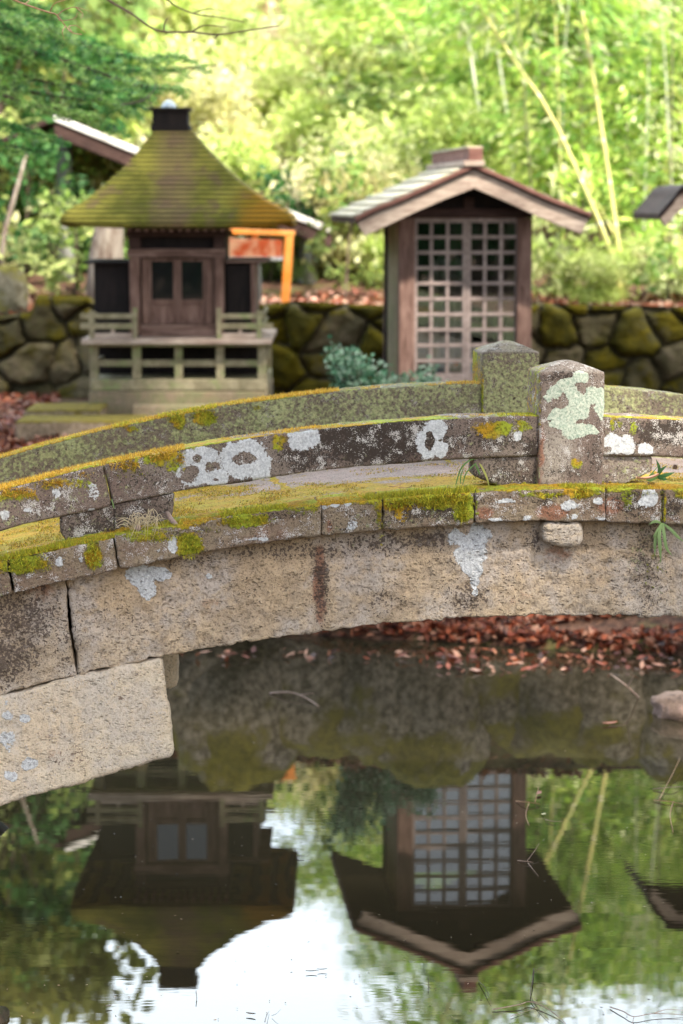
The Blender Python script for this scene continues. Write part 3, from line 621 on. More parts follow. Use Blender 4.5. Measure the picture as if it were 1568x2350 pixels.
c = n.mix(n.ramp(b, .35, .65), (.03,.015,.01), (.15,.075,.045)); c = n.mix(n.ramp(a, .5, .68, 0, .8), c, (.13,.14,.04))
yy = n.sep(n.coord('Object'))[1]; hill = n.ramp(yy, 19, 30); hc = n.mix(n.ramp(n.noise(co, 1.1, 5, .65), .4, .62), (.62,.52,.40), (.44,.44,.18)); c = n.mix(hill, c, hc)
M['soil'] = n.surf(c, .95, n.bump(b, .7, .03))
tag(obj('ground', np.stack([X.ravel(), Y.ravel(), Zt], 1), F, M['soil'], None), 'leaf strewn earth of the banks and the wooded hillside', None, None, 'structure')
# water
n = N('pond_water'); co = n.coord('Object', (1, 3.2, 1)); w1 = n.noise(co, 2.2, 2, .5); w2 = n.noise(n.coord('Object', (1, 4.5, 1)), 9, 2, .5); calm = n.ramp(n.noise(n.coord('Object'), .7, 2), .45, .7)
h = n.math('ADD', n.math('MULTIPLY', w1, .5), n.math('MULTIPLY', n.math('MULTIPLY', w2, calm), .35))
nb = n.bump(h, .014, .02)
gl = n.n('BsdfGlossy'); gl.inputs['Roughness'].default_value = .0; gl.inputs['Color'].default_value = (1, .99, .96, 1); n.put(gl.inputs['Normal'], nb)
df = n.n('BsdfDiffuse'); df.inputs['Color'].default_value = (.022, .018, .010, 1)
fr = n.n('Fresnel'); fr.inputs['IOR'].default_value = 1.34; n.put(fr.inputs['Normal'], nb)
mx = n.n('MixShader'); n.put(mx.inputs[0], fr.outputs[0]); n.t.links.new(df.outputs[0], mx.inputs[1]); n.t.links.new(gl.outputs[0], mx.inputs[2]); n.t.links.new(mx.outputs[0], n.out.inputs[0])
M['water'] = n.m
tag(obj('water', [(-6,.8,0),(8,.8,0),(8,13.4,0),(-6,13.4,0)], [(0,1,2,3)], M['water'], None, False), 'still dark pond mirroring the shrines and the sky', None, None, 'structure')

# ------------------------------------------------------------------ rocks
def mossy_rock(name, c1, c2, moss, amt):
    n = N(name); co = n.coord('Object'); a = n.noise(co, 3.5, 5, .6); f = n.noise(co, 22, 4, .7); geo = n.n('NewGeometry'); up = n.sep(geo.outputs['Normal'])[2]
    c = n.mix(n.ramp(f, .35, .68), c1, c2); mk = n.ramp(n.math('ADD', n.math('MULTIPLY', up, .35), a), .62-.3*amt, .78-.3*amt); mc = n.mix(n.ramp(f, .35, .65), moss, tuple(.45*x for x in moss))
    return n.surf(n.mix(mk, c, mc), .95, n.bump(f, .8, .02), spec=.15)
M['rock'] = mossy_rock('bank_rock', (.07,.055,.04), (.42,.35,.27), (.20,.17,.02), .42)
M['rock_grey'] = mossy_rock('grey_boulder', (.16,.14,.09), (.3,.27,.19), (.22,.20,.05), .35)
M['rock_pink'] = mossy_rock('pinkish_stone', (.16,.11,.085), (.26,.18,.15), (.2,.14,.11), .0)
M['rock_black'] = mossy_rock('wet_black_stone', (.01,.008,.006), (.04,.03,.02), (.02,.02,.01), .0)
def rock(label, c, sx, sy, sz, seed, mat, group, name='rock'):
    me_v = []; nu, nv = 28, 18
    for i in range(nv+1):
        for j in range(nu): a = math.pi*i/nv; b = 2*math.pi*j/nu; me_v.append((math.sin(a)*math.cos(b), math.sin(a)*math.sin(b), math.cos(a)))
    V = np.array(me_v); V = np.sign(V)*np.abs(V)**.75; F = []
    for i in range(nv):
        for j in range(nu): F.append((i*nu+j, (i+1)*nu+j, (i+1)*nu+(j+1) % nu, i*nu+(j+1) % nu))
    V = V*(1+.28*fbm(V+seed*3.7, 1.1, 2, seed)+.17*fbm(V, 3.2, 4, seed+2))[:, None]*np.array([sx, sy, sz])
    o = obj(name, V, np.array(F), mat, None); o.location = c; o.rotation_euler = (0, 0, seed*1.3); return tag(o, label, 'rock', group)
gb = 'mossy rocks edging the far bank'
for i, (u, Y, w, top, lab) in enumerate([(60,13.2,.36,.80,'dark mossy rock at the far bank below the stone steps'),(300,13.35,.34,.72,'low rock at the far bank below the left shrine plinth'),(470,13.2,.30,.80,'round rock at the far bank reflected beside the pillared shrine'),(560,13.1,.26,.86,'pale topped rock at the bank reflected right of the left shrine porch'),
    (700,13.3,.34,.70,'low wide rock at the far bank reflected below the open sky'),(880,13.25,.36,.80,'mossy rock under the shrub reflected left of the lattice doors'),(1000,13.15,.30,.84,'bright mossy rock reflected at the foot of the lattice doors'),(1150,13.35,.34,.66,'flat rock at the bank reflected right of the lattice shrine centre'),
    (1290,13.25,.34,.72,'brown rock at the far bank reflected beside the lattice shrine'),(1430,13.2,.36,.74,'greyish rock at the far bank below the right stone wall'),(1570,13.2,.36,.82,'large rock at the far bank under the shrine at the picture edge'),(-110,13.2,.4,.8,'rock at the far bank past the stone steps')]):
    p = at(u, 1000, Y); rock(lab, (p[0], Y, top-.34), w, .3, .38, i+1, M['rock'], gb)
p = onwater(1550, 1640, .02); rock('flat pinkish stone breaking the water near the far shore under the bridge', (p[0]+.05, p[1]+.1, .03), .14, .12, .07, 31, M['rock_pink'], None, 'shore_stone')
p = onwater(-12, 1900, 0); rock('dark stone at the water edge under the bridge springer', (p[0]-.16, p[1], .0), .17, .2, .12, 33, M['rock_black'], None, 'shore_stone')
p = onwater(-8, 2330, 0); rock('black wet stone poking out of the water in the nearest corner', (p[0]-.02, p[1]-.03, -.02), .06, .06, .05, 35, M['rock_black'], None, 'shore_stone')
p = at(18, 665, 17.6); rock('rounded upright boulder on the stone wall behind the steps', (p[0], 17.6, p[2]-.02), .14, .14, .20, 40, M['rock_grey'], None, 'boulder')

# ------------------------------------------------------------------ dry stone wall
def wall_top(x):
    u = 784+x/17.0*FV; return np.interp(u, [-600,0,70,85,200,215,600,680,760,870,1225,1330,1568,2300], [1.50,1.50,1.52,1.645,1.635,1.59,1.575,1.60,1.585,1.57,1.59,1.575,1.56,1.5])
x0, x1 = -4.2, 5.6; dx = .014; gx = np.arange(x0, x1, dx); gz = np.linspace(0, 1, 62)
GX, GZ = np.meshgrid(gx, gz); top = wall_top(GX.ravel()); Zw = .88+(top-.88)*GZ.ravel(); Xw = GX.ravel()
# stones: jittered cells about .30 x .24 m
cw, chh = .30, .225; nc = int((x1-x0)/cw)+2; seeds = []
for j in range(-1, 5):
    for i in range(-1, nc): seeds.append((x0+(i+.5*(j % 2)+random.uniform(-.4, .4))*cw, .86+(j+.5+random.uniform(-.34, .34))*chh))
seeds = np.array(seeds); sc = rng.random((len(seeds), 3))
Pw = np.stack([Xw, 0*Xw, Zw], 1); wx = Xw+.07*fbm(Pw, 4, 3, 7); wz = Zw+.07*fbm(Pw, 4, 3, 8)
D = np.sqrt(((wx[:, None]-seeds[None, :, 0])*.85)**2+(wz[:, None]-seeds[None, :, 1])**2)
o2 = np.argsort(D, 1)[:, :2]; d1 = np.take_along_axis(D, o2[:, :1], 1)[:, 0]; d2 = np.take_along_axis(D, o2[:, 1:2], 1)[:, 0]
gap = (d2-d1); rel = 1-np.exp(-gap/.022); sid = o2[:, 0]; prot = sc[sid, 0]
Yw = 17.12-.09*rel-.08*prot*rel-.05*fbm(Pw, 7, 4, 9)*rel+.05*(GZ.ravel() > .97)
# closed top and back
V = np.stack([Xw, Yw, Zw], 1); nxw, nzw = len(gx), len(gz)
Vt = np.stack([gx, np.full(nxw, 17.3), wall_top(gx)-.02], 1); Vb = np.stack([gx, np.full(nxw, 17.45), np.full(nxw, .8)], 1); V = np.vstack([V, Vt, Vb])
idx = np.arange(nxw*(nzw+2)).reshape(nzw+2, nxw); F = np.stack([idx[:-1,:-1], idx[:-1,1:], idx[1:,1:], idx[1:,:-1]], -1).reshape(-1, 4)
mid = np.clip((Xw-at(590,0,17)[0])/.1, 0, 1)*np.clip((at(900,0,17)[0]-Xw)/.1, 0, 1)
mo = np.clip(.0+sc[sid, 1]*.75+.45*mid+.5*fbm(Pw, 4, 3, 12)+.55*np.clip((GZ.ravel()-.88)/.1, 0, 1), 0, 1); mo[(gap < .02)] *= .4
cA = np.stack([mo, sc[sid, 2], rel], 1); cA = np.vstack([cA, np.tile([.8,.5,1], (nxw, 1)), np.tile([.1,.5,1], (nxw, 1))])
n = N('mossy_rubble_stone'); at3 = n.sep(n.attr('w', 'Vector')); co = n.coord('Object'); f = n.noise(co, 18, 5, .7)
c = n.mix(at3[1], (.05,.042,.022), (.16,.13,.08)); c = n.mix(n.ramp(f, .35, .6, .5, 0), c, (.08,.08,.03)); mc = n.mix(n.ramp(n.noise(co, 5, 3), .35, .65), (.125,.10,.008), (.05,.045,.008))
c = n.mix(n.ramp(n.math('ADD', at3[0], n.math('MULTIPLY', n.math('SUBTRACT', f, .5), .9)), .42, .68), c, mc); c = n.mix(n.ramp(at3[2], .05, .35, .9, 0), c, (.02,.016,.008))
M['rubble'] = n.surf(c, .95, n.bump(f, .8, .02), spec=.1)
o = obj('stone_wall', V, F, M['rubble'], None, True, {'w': cA}); tag(o, 'low mossy retaining wall of fitted boulders behind the two shrines', 'stone wall')

# ------------------------------------------------------------------ stone steps (left)
def m_zero(s): return None
def plinth_obj(name, x0, x1, y0, y1, z0, z1, mat, parent=None, moss=.4, seed=0, world=True):
    nx_ = max(3, int((x1-x0)/.03)); g = G(); g.box(x0, x1, y0, y1, z0, z1)
    o = obj(name, g.V, g.F, mat, parent, False, None, .012, world)
    return o
M['step'] = mossy_rock('mossy_step_stone', (.20,.15,.10), (.34,.26,.18), (.20,.15,.02), .5)
a0 = at(36, 968, 14.0); a1 = at(330, 968, 14.0); zt_ = at(100, 966, 14.0)[2]
e = thing('stone_step', (a0[0]+.4, 14.1, .8), 'lower mossy stone step in front of the left shrine plinth', 'step', 'stone steps up to the left shrine')
plinth_obj('tread', a0[0], a1[0], 14.0, 14.42, .8, zt_, M['step'], e)
a0 = at(56, 940, 14.45); a1 = at(230, 940, 14.45); zt2 = at(100, 948, 14.45)[2]
e = thing('stone_step', (a0[0]+.2, 14.5, .9), 'upper shorter stone step beside the left shrine plinth', 'step', 'stone steps up to the left shrine')
plinth_obj('tread', a0[0], a1[0], 14.45, 14.95, .88, zt2+.02, M['step'], e)

# ------------------------------------------------------------------ LEFT SHRINE
YL = 15.0
def xl(u, Y=YL, v=700): return at(u, v, Y)[0]
def zl(v, Y=YL): return at(784, v, Y)[2]
cLx = xl(405)
sh = thing('shrine', (cLx, YL+.5, .93), 'small dark shrine on stilts with a tall mossy pyramid roof', 'shrine')
def wb(*a, **k): return G().box(*a)
YB = YL+.16     # body front
# plinth
G().box(xl(203), xl(614), YL-.04, YL+1.15, .88, zl(897)).build('plinth', M['st_plinth'], sh, bevel=.012, world=True)
G().box(xl(205), xl(612), YL-.02, YL+1.13, zl(897)+.002, zl(870)).build('plinth_course', M['wood_green'], sh, bevel=.01, world=True)
G().box(xl(306), xl(500), YL-.16, YL-.045, .88, zl(925)).build('foot_stone', M['st_plinth'], sh, bevel=.01, world=True)
stu = [(204.5,224), (302,322.5), (399.5,418), (495,514), (591,612)]
for yy in (YL, YL+1.0):
    for a, b in stu:
        if yy > YL and 300 < a < 500: continue
        G().box(xl(a), xl(b), yy, yy+.055, zl(870)+.001, zl(789)).build('stilt', M['wood_green'], sh, bevel=.004, world=True)
g = G()
for i in range(4): g.box(xl(stu[i][1])+.001, xl(stu[i+1][0])-.001, YL+.008, YL+.045, zl(841), zl(826))
g.build('cross_rail', M['wood_green'], sh, bevel=.003, world=True)
g = G(); g.box(xl(224), xl(591), YL+.9, YL+.94, zl(862), zl(850)); g.box(xl(210), xl(222), YL+.06, YL+.99, zl(841), zl(826)); g.box(xl(594), xl(606), YL+.06, YL+.99, zl(841), zl(826))
g.build('brace', M['wood_green'], sh, bevel=.003, world=True)
G().box(xl(207), xl(609), YL+.45, YL+.5, zl(869), zl(790)).build('underfloor_shade', M['wood_dark'], sh, world=True)  # black sheet standing in for the shade under the deck
# deck
G().box(xl(189), xl(624), YL-.09, YL+1.12, zl(788), zl(776)).build('deck', M['wood_pale'], sh, bevel=.004, world=True)
G().box(xl(196), xl(616), YL-.05, YL+1.08, zl(794), zl(788)-.001).build('deck_beam', M['wood_green'], sh, bevel=.003, world=True)
# railings
zd = zl(776)
for sgn, a, b, nw in ((-1, 186, 300, (306,316)), (1, 508, 615, (498,509))):
    for (v0, v1, ex) in ((719,730.5,-4 if sgn < 0 else 0), (741,754,4)):
        u0, u1 = (a-ex*0, nw[0]+1) if sgn < 0 else (nw[1]-1, b+(12 if v0 > 730 else -8))
        G().box(xl(u0), xl(u1), YL-.055, YL-.02, zl(v1), zl(v0)).build('handrail', M['wood_green'], sh, bevel=.003, world=True)
    cu = (212, 204) if sgn < 0 else (598, 604)
    G().box(xl(min(cu)), xl(max(cu)), YL-.015, YL+1.0, zl(730.5), zl(719)).build('side_handrail', M['wood_green'], sh, bevel=.003, world=True)
    G().box(xl(min(cu)), xl(max(cu)), YL-.015, YL+1.0, zl(754), zl(743)).build('side_handrail', M['wood_green'], sh, bevel=.003, world=True)
    G().box(xl(nw[0]), xl(nw[1]), YL-.06, YL-.015, zd+.001, zl(706)).build('newel', M['wood_green'], sh, bevel=.003, world=True)
    nn = (206, 217) if sgn < 0 else (590, 601)
    G().box(xl(nn[0]), xl(nn[1]), YL-.06, YL-.018, zd+.001, zl(712)).build('newel', M['wood_green'], sh, bevel=.003, world=True)
    mu = 260 if sgn < 0 else 552
    G().box(xl(mu-4), xl(mu+4), YL-.05, YL-.022, zd+.001, zl(754)-.001).build('baluster', M['wood_pale'], sh, bevel=.002, world=True)
    G().box(xl(nn[1])+.004, xl(nw[0])-.004, YL-.05, YL-.024, zd+.001, zl(762)) if 0 else None
    aa, bb_ = (217, 306) if sgn < 0 else (509, 590)
    G().box(xl(aa)+.003, xl(bb_)-.003, YL-.052, YL-.022, zd+.001, zl(763)).build('bottom_rail', M['wood_pale'], sh, bevel=.003, world=True)
# body behind the porch
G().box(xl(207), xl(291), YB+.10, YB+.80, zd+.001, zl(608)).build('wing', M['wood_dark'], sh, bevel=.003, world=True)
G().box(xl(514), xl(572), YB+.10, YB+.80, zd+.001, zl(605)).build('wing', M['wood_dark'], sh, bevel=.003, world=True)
G().box(xl(573), xl(583), YB+.06, YB+.80, zd+.001, zl(605)).build('corner_post', M['wood_pink'], sh, bevel=.003, world=True)
G().box(xl(180), xl(290), YB+.02, YB+.84, zl(607), zl(602)).build('wing_cap', M['wood_dark'], sh, bevel=.002, world=True)
G().box(xl(515), xl(612), YB+.02, YB+.84, zl(604), zl(599)).build('wing_cap', M['wood_pink_h'], sh, bevel=.002, world=True)
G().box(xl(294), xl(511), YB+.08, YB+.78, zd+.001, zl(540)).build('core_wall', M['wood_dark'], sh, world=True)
for a, b in ((293,317), (490.5,512)):
    G().box(xl(a), xl(b), YB, YB+.07, zd+.012, zl(592)).build('pillar', M['wood_pink'], sh, bevel=.005, world=True)
    G().box(xl(a-2), xl(b+2), YB-.01, YB+.07, zl(571), zl(545)).build('bracket', M['wood_brown'], sh, bevel=.006, world=True)
G().box(xl(288), xl(516), YB-.012, YB+.07, zl(592)+.001, zl(572)).build('lintel', M['wood_pink_h'], sh, bevel=.004, world=True)
G().box(xl(318), xl(490), YB+.0, YB+.07, zd+.001, zl(748)).build('threshold', M['wood_pink_h'], sh, bevel=.004, world=True)
for a, b in ((321,337), (468,489)):
    G().box(xl(a), xl(b), YB+.03, YB+.075, zl(747), zl(594)).build('door_jamb', M['wood_pink'], sh, bevel=.003, world=True)
n = N('dark_glass'); M['glass'] = n.surf((.01,.012,.012), .03, spec=.8)
gm = n
for a, b in ((338,402.5), (403.5,467)):
    g = G(); y0, y1 = YB+.035, YB+.065; zt0, zb0_ = zl(595), zl(747)
    ia, ib = a+(5 if a < 400 else 9), b-(9 if a < 400 else 5)
    g.box(xl(a), xl(ia), y0, y1, zb0_, zt0); g.box(xl(ib), xl(b), y0, y1, zb0_, zt0)
    g.box(xl(ia), xl(ib), y0, y1, zl(601), zt0); g.box(xl(ia), xl(ib), y0-.004, y1, zl(699.5), zl(690)); g.box(xl(ia), xl(ib), y0, y1, zb0_, zl(738))
    d = g.build('door', M['wood_pink'], sh, bevel=.002, world=True)
    obj('pane', *(lambda q: (q.V, q.F))(G().box(xl(ia)+.001-sh.location.x, xl(ib)-.001-sh.location.x, y0+.012-sh.location.y, y0+.018-sh.location.y, zl(690)-sh.location.z, zl(601)-sh.location.z)), M['glass'], d, False)
    obj('door_panel', *(lambda q: (q.V, q.F))(G().box(xl(ia)+.001-sh.location.x, xl(ib)-.001-sh.location.x, y0+.010-sh.location.y, y0+.022-sh.location.y, zl(738)-sh.location.z, zl(699.5)-sh.location.z)), M['wood_pink'], d, False)
# eave structure
G().box(xl(286), xl(518), YB-.0, YB+.85, zl(545)+.001, zl(531)).build('wall_plate', M['wood_brown'], sh, bevel=.003, world=True)
for i in range(12):
    u = 300+i*19.2; G().box(xl(u)-.013, xl(u)+.013, YL-.05, YB+.6, zl(531)+.001, zl(523)).build('rafter', M['wood_pale'] if 0 else M['wood_pink'], sh, bevel=.002, world=True)
# roof: four faces, concave, many shingle courses
YC = 15.62; cR = at(402, 500, YC)[0]
prof_v = [298, 330, 360, 385, 410, 435, 460, 482, 500, 512]; prof_r = [42, 66, 92, 115, 141, 170, 200, 234, 256, 262]
nlev = 74; V = []; levels = []
for i in range(nlev):
    f = i/(nlev-1); v = 298+(514-298)*f; hp = np.interp(v, prof_v, prof_r)
    r = hp*YC/(FV+hp)*1.02; Yf = YC-r; z = at(784, v, Yf)[2]; levels.append((z, r))
Vr = []; nseg = 26; cR0 = cR
def sq_ring(z, r, lift=0):
    out = []
    for side in range(4):
        for k in range(nseg):
            f = k/nseg*2-1; x, y = {0: (f, -1), 1: (1, f), 2: (-f, 1), 3: (-1, -f)}[side]
            rr = r*(1-.012*(abs(f)**6)); out.append((cR+x*rr, YC+y*rr, z+lift*abs(f)**4*r))
    return out
rings = []
for i, (z, r) in enumerate(levels):
    lf = .045*(i/nlev)**3
    cR = cR0+.055*(i/nlev)**1.5
    rings.append(sq_ring(z, r, lf))
    if i < nlev-1: z2 = levels[i+1][0]; rings.append(sq_ring(z-(z-z2)*.9 if 0 else z-.0045, r+.0012, lf))
zE, rE = levels[-1]; rings.append(sq_ring(zE-.022, rE-.002, .045)); rings.append(sq_ring(zE-.03, rE-.03, .04)); rings.append(sq_ring(zE+.02, rE*.72, 0)); rings.append(sq_ring(zE+.06, rE*.45, 0))
# courses: lift every second ring outwards for a stepped profile
V = np.array(rings).reshape(-1, 3); nl = nseg*4; nr = len(rings); idx = np.arange(nr*nl).reshape(nr, nl); A, B = idx[:-1], idx[1:]
F = np.stack([A, B, np.roll(B, -1, 1), np.roll(A, -1, 1)], -1).reshape(-1, 4)
P = V.copy(); V = V+np.stack([fbm(P, 12, 2, 61)*.004, fbm(P, 12, 2, 62)*.004, fbm(P, 6, 2, 63)*.006], 1)
n = N('mossy_shingle_roof'); co = n.coord('Object'); z = n.sep(co)[2]; x = n.sep(co)[0]; wv = n.math('SINE', n.math('MULTIPLY', n.math('ADD', z, n.math('MULTIPLY', n.noise(co, 3, 2), .012)), 2*math.pi/.029)); line = n.ramp(wv, -.6, .2)
a = n.noise(co, 3.0, 5, .65); b = n.noise(n.coord('Object', (1,1,.3)), 9, 4, .6)
c = n.mix(n.ramp(a, .38, .6), (.15,.15,.028), (.30,.27,.05)); strk = n.ramp(b, .5, .66, 0, .75); c = n.mix(strk, c, (.20,.13,.075))
hi = n.ramp(z, 1.0, 1.62); c = n.mix(n.math('MULTIPLY', n.ramp(n.math('ABSOLUTE', n.math('ADD', x, .02)), .18, .05), n.ramp(z, .75, 1.1, 0, .55)), c, (.24,.15,.10))
om = n.ramp(n.math('ADD', n.math('ADD', n.math('MULTIPLY', x, 1.9), n.math('MULTIPLY', z, -1.0)), n.math('MULTIPLY', n.math('SUBTRACT', a, .5), 1.1)), -.74, -.46)
c = n.mix(om, c, n.mix(n.ramp(a, .4, .6), (.40,.20,.02), (.26,.19,.02)))
c = n.mix(n.ramp(line, 0, 1, .85, 0), c, (.025,.022,.008)); M['roof_moss'] = n.surf(c, .95, n.bump(line, .8, .01), spec=.1)
obj('roof', V, F, M['roof_moss'], sh, True, world=True)
ft = zl(298, YC)
e_ = G(); e_.box(at(349,280,YC)[0], at(438,280,YC)[0], YC-.13, YC+.13, ft-.012, zl(287, YC)); e_.box(at(353,280,YC)[0], at(434,280,YC)[0], YC-.115, YC+.115, zl(287,YC), zl(255,YC)); e_.box(at(347,280,YC)[0], at(440,280,YC)[0], YC-.135, YC+.135, zl(255,YC), zl(248,YC))
e_.build('finial', M['wood_dark'], sh, bevel=.004, world=True)
n = N('grey_metal_cap'); M['cap'] = n.surf((.35,.4,.42), .4, metal=.3)
g = G(); q = at(388, 240, YC); g.tube([(q[0], YC, zl(248,YC)), (q[0], YC, zl(243,YC)), (q[0], YC, zl(236,YC)), (q[0], YC, zl(229,YC))], [.06,.045,.035,.006], 12); g.build('finial_knob', M['cap'], sh, True, world=True)

# ------------------------------------------------------------------ RIGHT SHRINE (gabled, lattice doors)
def gable_shrine(name, label, yaw, Y0, uc, body, roofp, lattice=True, depth=.92, over=.34, back=.5, roofmats=None, base_z=.93, ridge=True, dark=False):
    """built in its own frame: x right, y into the picture, z up; survey grid read on the plane Y0"""
    c = at(uc, 700, Y0); e = thing(name, (c[0], Y0, base_z), label, 'shrine', None, yaw)
    k = Y0/FV
    X = lambda u: (u-uc)*k*1.0025
    Z = lambda v: at(uc, v, Y0)[2]-base_z
    kb = (Y0-over)/Y0     # things on the front of the roof lie nearer
    XR = lambda u: (at(u, 470, Y0-over)[0]-c[0]-over*math.sin(yaw))/math.cos(yaw)
    ZR = lambda v: at(uc, v, Y0-over)[2]-base_z
    uL0, uL1, uR0, uR1, vt = body
    wp = M['wood_dark'] if dark else M['wood_pink']
    for a, b in ((uL0, uL1), (uR0, uR1)):
        G().box(X(a), X(b), 0, .09, 0, Z(vt)).build('corner_post', wp, e, bevel=.006)
        G().box(X(a), X(a)+.08, depth-.08, depth, 0, Z(vt)).build('corner_post', wp, e, bevel=.006)
    # side walls with a frame and pale boards
    for xa, xb in ((X(uL0)+.012, X(uL0)+.03), (X(uR1)-.03, X(uR1)-.012)):
        G().box(xa, xb, .091, depth-.081, .02, Z(vt)).build('side_wall', M['wood_green'] if not dark else M['wood_dark'], e, bevel=.002)
    G().box(X(uL0)-.006, X(uL0)+.03, depth*.86, depth*.90, .0, Z(vt)).build('side_batten', M['wood_dark'], e, bevel=.002)
    G().box(X(uL1), X(uR0), depth-.03, depth-.01, 0, Z(vt)).build('back_wall', M['wood_dark'], e, bevel=.002)
    G().box(X(uL0), X(uR1), 0.002, .088, Z(vt)+.001, Z(vt-15)).build('header', M['wood_brown'], e, bevel=.004)
    G().box(X(uL0)-.02, X(uL0)+.06, .1, depth+.1, Z(vt)+.001, Z(vt-15)).build('side_plate', M['wood_brown'], e, bevel=.004)
    G().box(X(uR1)-.06, X(uR1)+.02, .1, depth+.1, Z(vt)+.001, Z(vt-15)).build('side_plate', M['wood_brown'], e, bevel=.004)
    # roof profile (left to right) at the front plane of the roof
    up = [(XR(u), ZR(v)) for u, v in roofp['upper']]; lo = [(XR(u), ZR(v)) for u, v in roofp['lower']]
    ap = roofp['ai']; th = roofp.get('th', .035)
    # gable infill
    xl_, xr_ = X(uL0)+.004, X(uR1)-.004; ux_ = [p[0] for p in up]; uz_ = [p[1] for p in up]
    gx_ = [xl_+(xr_-xl_)*q/20 for q in range(21)]; gp = [(q, float(np.interp(q, ux_, uz_))-th-.006) for q in gx_]; zb0 = Z(vt-15)+.001
    G().prism([(xl_, zb0)]+[(q, max(z_, zb0+.002)) for q, z_ in gp]+[(xr_, zb0)], .012, .04).build('gable_board', M['wood_dark'], e)
    if lattice: G().box(X(1062), X(1086), -.02, .028, Z(vt-13), Z(452)).build('king_post', M['wood_brown'], e, bevel=.004)
    if lattice: G().box(X(930), X(1208), -.012, .001, Z(vt-2), Z(vt-22)).build('tie_beam', M['wood_brown'], e, bevel=.004)
    # bargeboards, left and right
    for side in (0, 1):
        U = up[:ap+1] if side == 0 else up[ap:]; Lw = lo[:ap+1] if side == 0 else lo[ap:]
        cutU = [(x, z-.014) for x, z in U]
        G().prism(cutU+Lw[::-1], -over, -over+.045).build('bargeboard', M['wood_pale'] if not dark else M['wood_pink_h'], e, bevel=.003)
        # inner strip
        # roof skin : thick sheet over the whole depth, in stepped courses
        nst = 7; g = G(); pts = U
        full = spline([(a, 0, b) for a, b in pts], 22)
        prof = [(q[0], q[2]) for q in full]
        poly = prof+[(x, z-th) for x, z in prof[::-1]]
        g.prism(poly, -over-.012, depth+back)
        r_ = g.build('roof_slope', roofmats[0], e, bevel=.002)
        g2 = G()
        for s_ in range(nst):
            i0 = int(s_*21/nst); i1 = min(21, int((s_+1)*21/nst)); (xa, za), (xb, zb_) = prof[i0], prof[i1]
            if side == 0: g2.prism([(xa-.012, za+.017), (xb, zb_+.003), (xb, zb_+.0005), (xa-.012, za+.0005)], -over+.03, depth+back-.01)
            else: g2.prism([(xb+.012, zb_+.011), (xb+.012, zb_+.0005), (xa, za+.0005), (xa, za+.004)], -over+.03, depth+back-.01)
        if not dark and lattice: g2.build('shingle_course', roofmats[1], e, bevel=.001)
        g3 = G(); g3.prism([(x, z+.006) for x, z in prof]+[(x, z-.020) for x, z in prof[::-1]], -over-.03, -over-.0125); g3.build('verge_trim', roofmats[2], e, bevel=.003)
    if ridge:
        (xa, za) = up[ap]
        G().box(XR(1061), XR(1110), -over-.045, depth+back+.02, za-.01, za+.022).build('ridge_board', M['wood_pale'], e, bevel=.004)
        G().box(XR(1074), XR(1106), -over-.03, depth+back, za+.023, za+.095).build('ridge_box', roofmats[2], e, bevel=.004)
        G().box(XR(1070), XR(1108), -over-.0, depth+back+.01, za+.096, za+.108).build('ridge_cap', M['shingle'], e, bevel=.003)
    return e, X, Z
UP = [(815,499),(860,477),(930,449),(1010,412),(1087,377),(1165,410),(1245,447),(1305,470),(1358,490)]
LO = [(838,541),(890,517),(955,486),(1020,458),(1088,432),(1155,460),(1225,492),(1285,517),(1337,537)]
e, X, Z = gable_shrine('shrine', 'tall narrow wooden shrine with a gabled roof and glazed lattice doors', R(5), 15.0, 1070,
   (916,952,1187,1221,500), dict(upper=UP, lower=LO, ai=4), True, roofmats=(M['wood_brown'], M['shingle'], M['wood_red']))
# doors: two lattice leaves
def lattice(a, b, cols, label):
    g = G(); z0, z1 = .03, Z(498); y0 = .03; top = Z(511)
    g.box(X(a), X(cols[0][0]), y0, y0+.03, z0, z1); g.box(X(cols[-1][1]), X(b), y0, y0+.03, z0, z1)
    g.box(X(cols[0][0]), X(cols[-1][1]), y0, y0+.03, top, z1); g.box(X(cols[0][0]), X(cols[-1][1]), y0, y0+.03, z0, Z(857))
    d = g.build('lattice_door', M['wood_lattice'], e, bevel=.002); gg = G()
    rows = [(302+.428*(491.5+83*i), 302+.428*(491.5+83*i+65)) for i in range(10)]
    for i in range(9): gg.box(X(cols[0][0])+.0005, X(cols[-1][1])-.0005, y0+.003, y0+.017, Z(rows[i+1][0]), Z(rows[i][1]))
    for i in range(2): gg.box(X(cols[i][1]), X(cols[i+1][0]), y0+.010, y0+.024, Z(857)+.0005, top-.0005)
    gg.box(X(cols[0][0])+.0005, X(cols[-1][1])-.0005, y0+.003, y0+.017, Z(857)+.0005, Z(rows[9][1]))
    obj('muntin', gg.V, gg.F, M['wood_lattice'], d, False, None, .002)
    pg = G(); pg.box(X(cols[0][0])+.001, X(cols[-1][1])-.001, y0+.0245, y0+.028, Z(857)+.001, top-.001); obj('pane', pg.V, pg.F, M['pane'], d, False)
    return d
n = N('window_pane'); gls = n.n('BsdfGlossy'); gls.inputs['Roughness'].default_value = .02; tr = n.n('BsdfTransparent'); tr.inputs[0].default_value = (.8,.85,.85,1); fr = n.n('Fresnel'); fr.inputs['IOR'].default_value = 1.9
mx = n.n('MixShader'); n.put(mx.inputs[0], n.ramp(fr.outputs[0], 0, 1, .15, 1.0)); n.t.links.new(tr.outputs[0], mx.inputs[1]); n.t.links.new(gls.outputs[0], mx.inputs[2]); n.t.links.new(mx.outputs[0], n.out.inputs[0]); M['pane'] = n.m
lattice(952.5, 1071, [(959,988),(995,1025),(1032.5,1063.5)], '')
lattice(1072, 1186.5, [(1082,1111),(1118.5,1148),(1156,1185)], '')
G().box(X(952), X(1187), -.01, .05, .0, .028).build('threshold', M['wood_pale'], e, bevel=.003)
